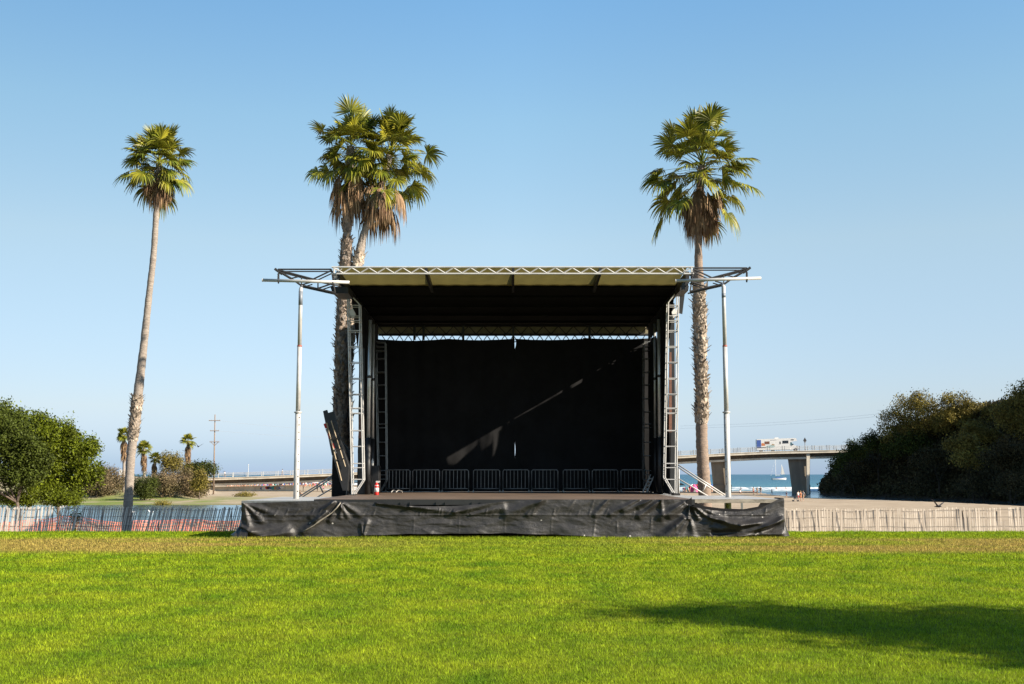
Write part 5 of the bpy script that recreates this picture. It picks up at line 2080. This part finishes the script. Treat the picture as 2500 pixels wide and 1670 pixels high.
# sign and lamp post on the bridge
p = bpt(tpx(1962), -.3, .1)
t = thing('road_sign', 'dark diamond road sign on a post beside the motorhome', 'sign', tuple(p))
zt = P(1962, 1068, p.y).z
mb = MB()
mb.bar(p, (p.x, p.y, zt - .9), .1, 6)
mb.build('post', M['c_grey'], t)
mb = MB()
q = [(p.x, p.y - .06, zt), (p.x + .42, p.y - .06, zt - .75), (p.x, p.y - .06, zt - 1.5), (p.x - .42, p.y - .06, zt - .75)]
mb.prism(q, .05, 1)
mb.build('board', M['c_black'], t)
for px, lab in ((581, 'thin lamp post on the left part of the bridge'), (352, 'thin pale post standing among the far palms')):
    D_ = bpt(tpx(px), 9.3).y if px > 500 else 214
    b = P(px, 1170, D_)
    if px > 500:
        b = bpt(tpx(px), 9.3, .1)
    else:
        b.z = terr1(b.x, D_)
    zt = P(px, 1136, D_).z
    t = thing('lamp_post', lab, 'lamp post', tuple(b), 'lamp posts far behind the stage')
    MB().tube([b, (b.x, b.y, zt)], [.09, .06], 8).build('pole', rail_m, t)
    MB().ell((b.x, b.y, zt + .1), (.16, .16, .14), 8, 6).build('lamp_head', rail_m, t)

# power pole
D = 236
b = P(523, 1150, D)
b.z = terr1(b.x, D) - .2
t = thing('power_pole', 'tall brown wooden power pole with three crossarms on the left bank', 'power pole', tuple(b))
wood = mat('creosoted pole wood', (.24, .17, .12), .9, 0, .2, 4)
top = P(525, 1012, D)
MB().tube([b, top], [.17, .10], 10).build('pole', wood, t, smooth=True)
for py, hw in ((1027, 14), (1052, 11), (1079, 12)):
    c = P(524.5, py, D)
    w = hw * D / F
    arm = MB().box((c.x - w, c.y - .28, c.z - .07), (c.x + w, c.y - .16, c.z + .07)).build('crossarm', wood, t)
    mb = MB()
    for f in (-.9, -.55, .55, .9):
        mb.tube([(c.x + w * f, c.y - .22, c.z + .07), (c.x + w * f, c.y - .22, c.z + .24)], [.06, .03], 6)
    mb.build('insulators', M['c_grey'], arm)
    if py > 1060:
        mb = MB()
        mb.bar((c.x - w * .8, c.y - .2, c.z), (c.x, c.y - .2, c.z - .8), .05, 4)
        mb.bar((c.x + w * .8, c.y - .2, c.z), (c.x, c.y - .2, c.z - .8), .05, 4)
        mb.build('brace', wood, arm)
wire_m = mat('overhead wire', (.30, .32, .34), .6)
for (xa, ya, xb, yb, lab) in ((532, 1027, 900, 1050, 'upper faint wire strung from the power pole toward the stage'), (532, 1052, 900, 1066, 'lower faint wire strung from the power pole toward the stage'), (1660, 1040, 2170, 1008, 'upper faint wire crossing the sky above the bridge'), (1660, 1046, 2170, 1014, 'lower faint wire crossing the sky above the bridge')):
    pts = []
    Da, Db_ = (D, 300) if xa < 1000 else (300, 240)
    for i in range(13):
        f = i / 12
        p = P(xa + (xb - xa) * f, ya + (yb - ya) * f + 6 * math.sin(math.pi * f), Da + (Db_ - Da) * f)
        pts.append(p)
    tag(MB().tube(pts, .014, 4).build('overhead_wire', wire_m), lab, 'wire', 'overhead wires')

# basketball backboard on the left bank
D = 214
c = P(301, 1153, D)
t = thing('basketball_hoop', 'white basketball backboard with a red square beside the bent palm trunk', 'basketball hoop', (c.x, D, terr1(c.x, D)))
MB().tube([(c.x, D + .3, terr1(c.x, D)), (c.x, D + .3, c.z)], .08, 8).build('pole', rail_m, t)
bb = MB().box((c.x - .75, D, c.z - .5), (c.x + .75, D + .06, c.z + .5)).build('backboard', M['white'], t)
mb = MB()
mb.box((c.x + .0, D - .02, c.z - .3), (c.x + .5, D - .005, c.z + .12))
mb.build('target_square', M['c_red'], bb)
MB().tube([(c.x + .25 * math.cos(a), D - .35 + .25 * math.sin(a), c.z - .35) for a in np.linspace(0, 2 * math.pi, 13)], .025, 5, cap=False).build('rim', M['c_orange'], t)

# far wooden pier
pr = thing('wooden_pier', 'long bluish wooden pier on many piles beyond the crowded beach', 'pier', (-110, 620, WATER_Z))
pw = mat('weathered pier timber', (.13, .14, .16), .9)
za = P(0, 1176, 620).z
MB().box((-190, 619, za - .9), (-60, 625, za)).build('deck', pw, pr)
mb = MB()
for h in (.6, 1.1):
    mb.box((-190, 618.9, za + h), (-60, 618.99, za + h + .12))
mb.build('railing', pw, pr)
for i in range(56):
    x = -188 + i * 2.3
    MB().tube([(x, 619.6, WATER_Z - 2), (x, 619.6, za - .9)], .28, 6).build('pile', pw, pr)

# sailing boat
D = 960
wl_ = P(1900, 1172, D)
kx = D / F


def bp_(px, py, dy=0):
    p = P(px, py, D)
    return Vector((p.x, D + dy, p.z))


zw = WATER_Z
t = thing('sailboat', 'white two masted sailboat at sea seen under the bridge between the piers', 'sailboat', (wl_.x, D, zw))
hx0, hx1 = bp_(1883, 1160).x, bp_(1919, 1160).x
mb = MB()
V, ns = [], 14
for i in range(ns + 1):
    f = i / ns
    x = hx0 + (hx1 - hx0) * f
    bw = 2.0 * math.sin(math.pi * min(1, f * .75 + .22)) ** .7 * (1 if f > .02 else .1)
    sh = 1.25 + .55 * f ** 2 + .35 * (1 - f) ** 3
    V += [(x, D - bw, zw + sh), (x, D - bw * .75, zw + .3), (x, D, zw - .4), (x, D + bw * .75, zw + .3), (x, D + bw, zw + sh)]
mb.add(V, [(i * 5 + k, i * 5 + k + 1, i * 5 + k + 6, i * 5 + k + 5) for i in range(ns) for k in range(4)] + [(i * 5, i * 5 + 5, i * 5 + 9, i * 5 + 4) for i in range(ns)] + [(ns * 5, ns * 5 + 1, ns * 5 + 2, ns * 5 + 3, ns * 5 + 4)])
mb.build('hull', M['white'], t, smooth=False)
mb = MB()
mb.box((hx0 + 4, D - 1, zw + 1.3), (hx0 + 9.5, D + 1, zw + 2.1))
mb.build('cabin', M['c_blue'], t)
mast_b, mast_t = bp_(1894, 1162), bp_(1893, 1119)
ms_ = MB().tube([mast_b, mast_t], .16, 6).build('mast', M['white'], t)
MB().bar(bp_(1882, 1162), mast_t, .05, 4).build('forestay', M['white'], ms_)
m2b, m2t = bp_(1909, 1160), bp_(1908, 1134)
MB().tube([m2b, m2t], .13, 6).build('mast', M['white'], t)
mb = MB()
mb.prism([bp_(1908.5, 1135), bp_(1906, 1158), bp_(1916, 1158), bp_(1912, 1144)], .15, 1)
mb.build('sail', mat('grey sailcloth', (.5, .49, .46), .8), t)
MB().bar(bp_(1894, 1160), bp_(1904, 1160), .2, 6).build('boom', M['white'], t)


# ------------------------------------------------------------------ people and birds
def skin_mesh(verts, edges, radii, sub=1):
    me = bpy.data.meshes.new('tmp')
    me.from_pydata(verts, edges, [])
    o = bpy.data.objects.new('tmp', me)
    COL.objects.link(o)
    sk = o.modifiers.new('skin', 'SKIN')
    for i, r in enumerate(radii):
        me.skin_vertices[0].data[i].radius = r if hasattr(r, '__len__') else (r, r)
    me.skin_vertices[0].data[0].use_root = True
    sk.use_smooth_shade = True
    s = o.modifiers.new('sub', 'SUBSURF')
    s.levels = s.render_levels = sub
    dg = bpy.context.evaluated_depsgraph_get()
    out = bpy.data.meshes.new_from_object(o.evaluated_get(dg))
    bpy.data.objects.remove(o)
    return out


def pose(kind):
    """joint positions of a 1.75 m adult facing -Y"""
    J = dict(pel=(0, 0, .93), wst=(0, 0, 1.08), chest=(0, 0, 1.32), neck=(0, 0, 1.48), head=(0, -.02, 1.62), top=(0, -.01, 1.74),
             shl=(.18, 0, 1.42), ell=(.24, .02, 1.14), wrl=(.25, -.06, .89), hal=(.25, -.08, .79), shr=(-.18, 0, 1.42), elr=(-.24, .02, 1.14), wrr=(-.25, -.06, .89), har=(-.25, -.08, .79),
             hil=(.09, 0, .90), knl=(.10, -.02, .50), anl=(.10, .02, .08), fol=(.11, -.14, .03), hir=(-.09, 0, .90), knr=(-.10, -.02, .50), anr=(-.10, .02, .08), for_=(-.11, -.14, .03))
    if kind == 'walk':
        J.update(knl=(.10, -.2, .52), anl=(.10, -.26, .10), fol=(.10, -.42, .06), knr=(-.10, .1, .51), anr=(-.10, .34, .14), for_=(-.10, .24, .03), ell=(.25, .14, 1.16), wrl=(.25, .12, .92), hal=(.25, .11, .83), elr=(-.25, -.1, 1.16), wrr=(-.24, -.28, 1.0), har=(-.24, -.35, .95))
    if kind == 'arm':
        J.update(elr=(-.30, -.16, 1.2), wrr=(-.14, -.36, 1.25), har=(-.08, -.42, 1.26))
    if kind == 'sit':
        dz = -.72
        for k in ('pel', 'wst', 'chest', 'neck', 'head', 'top', 'shl', 'shr', 'ell', 'elr', 'wrl', 'wrr', 'hal', 'har', 'hil', 'hir'):
            x, y, z = J[k]
            J[k] = (x, y + .05 * (z - .9), z + dz)
        J.update(knl=(.16, -.42, .42), anl=(.14, -.62, .08), fol=(.14, -.78, .05), knr=(-.16, -.42, .42), anr=(-.14, -.62, .08), for_=(-.14, -.78, .05), wrl=(.2, -.3, .36), hal=(.19, -.38, .36), wrr=(-.2, -.3, .36), har=(-.19, -.38, .36))
    return J


_pc = {}


def person_meshes(kind):
    if kind in _pc:
        return _pc[kind]
    J = pose(kind)
    names = list(J)
    V = [J[k] for k in names]
    ix = {k: i for i, k in enumerate(names)}
    E = [(ix[a], ix[b]) for a, b in (('pel', 'wst'), ('wst', 'chest'), ('chest', 'neck'), ('neck', 'head'), ('head', 'top'), ('chest', 'shl'), ('shl', 'ell'), ('ell', 'wrl'), ('wrl', 'hal'), ('chest', 'shr'), ('shr', 'elr'), ('elr', 'wrr'), ('wrr', 'har'),
                                     ('pel', 'hil'), ('hil', 'knl'), ('knl', 'anl'), ('anl', 'fol'), ('pel', 'hir'), ('hir', 'knr'), ('knr', 'anr'), ('anr', 'for_'))]
    rad = dict(pel=(.15, .11), wst=(.13, .095), chest=(.165, .11), neck=.06, head=(.085, .10), top=(.05, .06), shl=.06, shr=.06, ell=.043, elr=.043, wrl=.03, wrr=.03, hal=(.035, .018), har=(.035, .018),
               hil=.085, hir=.085, knl=.057, knr=.057, anl=.038, anr=.038, fol=(.04, .03), for_=(.04, .03))
    body = skin_mesh(V, E, [rad[k] for k in names], 1)

    def sub(keys, ed, rr):
        vs = [J[k] if isinstance(k, str) else k for k in keys]
        return skin_mesh(vs, ed, rr, 1)

    def lerp(a, b, f):
        return tuple(J[a][i] * (1 - f) + J[b][i] * f for i in range(3))
    shirt = sub(['pel', 'wst', 'chest', lerp('chest', 'neck', .6), 'shl', lerp('shl', 'ell', .6), 'shr', lerp('shr', 'elr', .6)], [(0, 1), (1, 2), (2, 3), (2, 4), (4, 5), (2, 6), (6, 7)], [(.165, .125), (.15, .115), (.185, .13), (.08, .075), .078, .066, .078, .066])
    shorts = sub([lerp('pel', 'wst', .5), 'pel', 'hil', lerp('hil', 'knl', .72), 'hir', lerp('hir', 'knr', .72)], [(0, 1), (1, 2), (2, 3), (1, 4), (4, 5)], [(.15, .112), (.168, .128), .102, .09, .102, .09])
    hd = J['head']
    hb = MB()
    hb.ell((hd[0], hd[1] + .025, hd[2] + .045), (.098, .115, .12), 12, 8, zmin=-.55)
    ho = hb.build('hair', M['hair'], smooth=True)
    hair = ho.data
    bpy.data.objects.remove(ho)
    _pc[kind] = (body, shirt, shorts, hair)
    return _pc[kind]


def person(label, loc, kind='stand', rot=0, scale=1.0, shirt='c_white', shorts='c_navy', skin='skin', hair='hair', group=None):
    t = thing('person', label, 'person', loc, group)
    t.rotation_euler = (0, 0, rot)
    t.scale = (scale,) * 3
    for nm, me, m in zip(('body', 'shirt', 'shorts', 'hair'), person_meshes(kind), (skin, shirt, shorts, hair)):
        if m is None:
            continue
        o = bpy.data.objects.new(nm, me)
        COL.objects.link(o)
        o.parent = t
        if not me.materials:
            me.materials.append(M['skin'])
        o.material_slots[0].link = 'OBJECT'
        o.material_slots[0].material = M[m]
    return t


def ground_at(px, D):
    x = (px - 1250) / F * D * 1.009
    return (x, D, max(terr1(x, D), WATER_Z - .25))


GPB = 'people on the beach at the river mouth'
person('person in a red swimsuit standing leftmost of the three at the water edge', ground_at(1829, 250), 'stand', .4, 1.0, None, 'c_red', group=GPB)
person('person in pale clothes standing in the middle of the three at the water edge', ground_at(1838, 251), 'arm', -.3, .97, 'c_tan', 'c_tan', group=GPB)
person('person in a black shirt standing rightmost of the three at the water edge', ground_at(1846, 253), 'stand', 2.8, 1.04, 'c_black', 'c_grey', group=GPB)
person('child in dark clothes wading alone between the piers', ground_at(1873, 246), 'walk', 1.2, .78, 'c_black', 'c_navy', 'skin_dark', group=GPB)
person('small child in dark clothes near the skirt end, left of the right pier', ground_at(1908, 205), 'walk', -1.0, .66, 'c_navy', 'c_black', group=GPB)
person('person in an orange dress with a stroller before the right pier', ground_at(1942, 178), 'arm', 1.0, .97, 'c_orange', 'c_orange', hair='hair_fair', group=GPB)
person('person in a white shirt walking just behind the stroller', ground_at(1936, 181), 'stand', .6, .95, 'c_white', 'c_red', group=GPB)
person('person in pale blue carrying a bag right of the orange dress', ground_at(1948, 180), 'walk', -.6, .98, 'c_grey', 'c_tan', group=GPB)
person('person sitting low on the sand right of the right support pole', ground_at(1797, 268), 'sit', .3, 1.0, 'c_white', 'c_navy', group=GPB)
for px, D, lab in ((1799, 345, 'swimmer left of the three people at the water edge'), (1884, 352, 'swimmer right of the wading child'), (1907, 350, 'swimmer just left of the right pier'), (1924, 348, 'swimmer at the left face of the right pier')):
    x = (px - 1250) / F * D * 1.009
    person(lab, (x, D, WATER_Z - .85), 'arm', random.random() * 6, 1.0, None, 'c_black', 'skin_dark', group='swimmers in the surf')
tb_ = tpx(552)
p = bpt(tb_, .5, -.03)
person('person in a white shirt walking along the left part of the bridge', tuple(p), 'walk', 1.4, 1.0, 'c_white', 'c_black', group='people on the bridge')
p = bpt(tpx(692), .5, -.03)
person('person in white walking on the bridge just left of the left support pole', tuple(p), 'walk', -1.4, 1.02, 'c_white', 'c_grey', group='people on the bridge')
p = bpt(tpx(471), .5, -.03)
person('person in a pink shirt at the left end of the bridge railing', tuple(p), 'stand', .5, 1.0, 'c_pink', 'c_tan', group='people on the bridge')
GL = 'people on the sand left of the stage'
for i, (px, D, kd, sh, so, lab) in enumerate(((699, 330, 'stand', 'c_red', 'c_black', 'person in red standing left of the pale pole on the sand'), (706, 331, 'walk', None, 'c_blue', 'bare chested person left of the left support pole'), (713, 328, 'arm', 'c_tan', 'c_tan', 'person in tan touching the left support pole in view'),
                                              (749, 300, 'stand', 'c_red', 'c_red', 'person all in red right of the left support pole'), (783, 290, 'walk', 'c_teal', 'c_navy', 'person in green striding between the stair rails'), (797, 340, 'sit', 'c_pink', 'c_grey', 'person in pink sitting near the black panel'), (742, 225, 'sit', 'c_black', 'c_black', 'dark figure sitting low just above the left wing deck'))):
    x = (px - 1250) / F * D * 1.009
    person(lab, (x, D, terr1(x, D)), kd, random.random() * 6, 1.0, sh, so, group=GL)

# stroller
c = Vector(ground_at(1929, 178))
t = thing('stroller', 'dark baby stroller parked beside the person in the orange dress', 'stroller', tuple(c))
mb = MB()
mb.prism([(c.x - .3, c.y - .22, c.z + .45), (c.x + .3, c.y - .22, c.z + .5), (c.x + .38, c.y - .22, c.z + .95), (c.x + .1, c.y - .22, c.z + 1.05), (c.x - .05, c.y - .22, c.z + .7)], .44, 1)
mb.build('seat', M['c_black'], t)
mb = MB()
for s in (-.22, .22):
    mb.bar((c.x - .35, c.y + s, c.z + .12), (c.x + .6, c.y + s, c.z + 1.05), .02, 5)
    mb.bar((c.x + .4, c.y + s, c.z + .12), (c.x, c.y + s, c.z + .6), .02, 5)
mb.build('frame', M['c_grey'], t)
for x in (-.35, .4):
    for s in (-.25, .25):
        MB().tube([(c.x + x, c.y + s - .03, c.z + .13), (c.x + x, c.y + s + .03, c.z + .13)], .13, 10).build('wheel', M['c_black'], t)

# beach tents, umbrella, far crowd
for (px, py, D, w, h, m, lab) in ((1687, 1203, 300, 2.2, 2.1, 'c_pink', 'bright pink beach tent seen through the right stair rails'), (652, 1192, 420, 4.6, 1.9, 'c_blue', 'blue dome tent in the beach crowd under the bridge'), (1672, 1196, 320, 1.4, 1.2, 'c_teal', 'small teal beach shelter left of the pink tent')):
    x = (px - 1250) / F * D * 1.009
    z = terr1(x, D)
    t = thing('beach_tent', lab, 'tent', (x, D, z), 'tents on the beach')
    mb = MB()
    n = 12
    V = []
    for i in range(7):
        f = i / 6
        r = math.cos(f * math.pi / 2) ** (.8 if m != 'c_pink' else 1.4)
        for k in range(n):
            a = 2 * math.pi * k / n
            V.append((x + w / 2 * r * math.cos(a), D + w / 2 * r * math.sin(a), z + h * math.sin(f * math.pi / 2)))
    mb.add(V, [(i * n + k, i * n + (k + 1) % n, (i + 1) * n + (k + 1) % n, (i + 1) * n + k) for i in range(6) for k in range(n)])
    mb.build('canopy', M[m], t, smooth=True)
    mb = MB()
    mb.prism([(x - w * .18, D - w * .5, z), (x + w * .18, D - w * .5, z), (x, D - w * .44, z + h * .55)], -.03, 1)
    mb.build('door', M['c_grey'], t)
D = 290
x = (1655 - 1250) / F * D * 1.009
z = terr1(x, D)
t = thing('beach_umbrella', 'tan beach umbrella beside the foot of the right front tower', 'umbrella', (x, D, z))
MB().tube([(x, D, z), (x, D, z + 2.3)], .03, 6).build('pole', M['white'], t)
mb = MB()
n = 10
V = [(x, D, z + 2.5)] + [(x + 1.25 * math.cos(2 * math.pi * k / n), D + 1.25 * math.sin(2 * math.pi * k / n), z + 1.85) for k in range(n)]
mb.add(V, [(0, 1 + k, 1 + (k + 1) % n) for k in range(n)])
mb.build('canopy', M['c_tan'], t)


def crowd():
    g = np.random.default_rng(3)
    mb = MB()
    ms = ['c_white', 'c_red', 'c_blue', 'c_teal', 'c_orange', 'skin', 'c_navy', 'c_pink']
    for i in range(230):
        D = 400 + 75 * g.random()
        px = 560 + 260 * g.random() if i > 40 else 1660 + 80 * g.random()
        if px > 1000:
            D = 300 + 14 * g.random()
        x = (px - 1250) / F * D * 1.009
        z = terr1(x, D)
        h = 1.1 + .6 * g.random()
        c = int(g.integers(0, len(ms)))
        mb.tube([(x, D, z), (x, D, z + h * .45)], [.14, .17], 6, 5)
        mb.tube([(x, D, z + h * .45), (x, D, z + h * .8), (x, D, z + h * .86)], [.19, .24, .1], 6, c)
        mb.ell((x, D, z + h * .95), (.11, .11, .13), 6, 4, 5)
        if g.random() < .3:
            w = .7 + .8 * g.random()
            mb.add([(x + .8, D, z + 2.1)] + [(x + .8 + w * math.cos(k), D + w * math.sin(k), z + 1.6) for k in np.linspace(0, 2 * math.pi, 8, endpoint=False)], [(0, 1 + k, 1 + (k + 1) % 8) for k in range(8)], int(g.integers(0, 5)))
    tag(mb.build('beach_crowd', [M[m] for m in ms]), 'distant colourful crowd of bathers and parasols on the beach', 'crowd', kind='stuff')


crowd()


def bird(label, loc, span, m, wing_up, rot, group):
    s = span / 2
    u = wing_up
    V = [(0, 0, 0), (0, -.16 * span, .02), (0, -.24 * span, .035), (0, -.30 * span, .02), (0, .18 * span, 0), (0, .30 * span, -.01),
         (.3 * s, .0, u * .35 * s), (.65 * s, .04 * s, u * .75 * s), (s, .18 * s, u * s), (-.3 * s, .0, u * .35 * s), (-.65 * s, .04 * s, u * .75 * s), (-s, .18 * s, u * s)]
    E = [(0, 1), (1, 2), (2, 3), (0, 4), (4, 5), (0, 6), (6, 7), (7, 8), (0, 9), (9, 10), (10, 11)]
    k = span
    r = [(.07 * k, .06 * k), (.05 * k, .05 * k), (.042 * k, .042 * k), (.012 * k, .012 * k), (.045 * k, .03 * k), (.06 * k, .012 * k), (.085 * k, .02 * k), (.075 * k, .015 * k), (.015 * k, .008 * k), (.085 * k, .02 * k), (.075 * k, .015 * k), (.015 * k, .008 * k)]
    me = skin_mesh(V, E, r, 1)
    me.materials.append(M[m])
    me.name = 'bird'
    o = bpy.data.objects.new('bird', me)
    COL.objects.link(o)
    o.location = loc
    o.rotation_euler = (0, .2, rot)
    return tag(o, label, 'bird', group)


bird('dark bird with raised wings flying beside the lone far palm', tuple(P(484, 1091, 150)), 1.25, 'c_black', .9, .5, 'flying birds')
bird('dark bird flying low over the sand just above the right fence', tuple(P(2290, 1237, 60)), .9, 'c_black', .75, .35, 'flying birds')


def duck(label, px, D):
    x = (px - 1250) / F * D * 1.009
    V = [(0, 0, .1), (.22, 0, .12), (.34, 0, .17), (-.2, 0, .11), (-.26, 0, .28), (-.30, 0, .36), (-.42, 0, .34)]
    me = skin_mesh(V, [(0, 1), (1, 2), (0, 3), (3, 4), (4, 5), (5, 6)], [(.14, .13), (.1, .09), (.02, .015), (.1, .1), .05, .055, .018], 1)
    me.materials.append(M['c_white'])
    o = bpy.data.objects.new('water_bird', me)
    COL.objects.link(o)
    o.location = (x, D, WATER_Z)
    return tag(o, label, 'bird', 'white birds on the lagoon')


duck('white bird floating on the lagoon just right of the bent palm trunk', 343, 140)
duck('white bird floating on the lagoon farther right, near a fence stake', 386, 140)
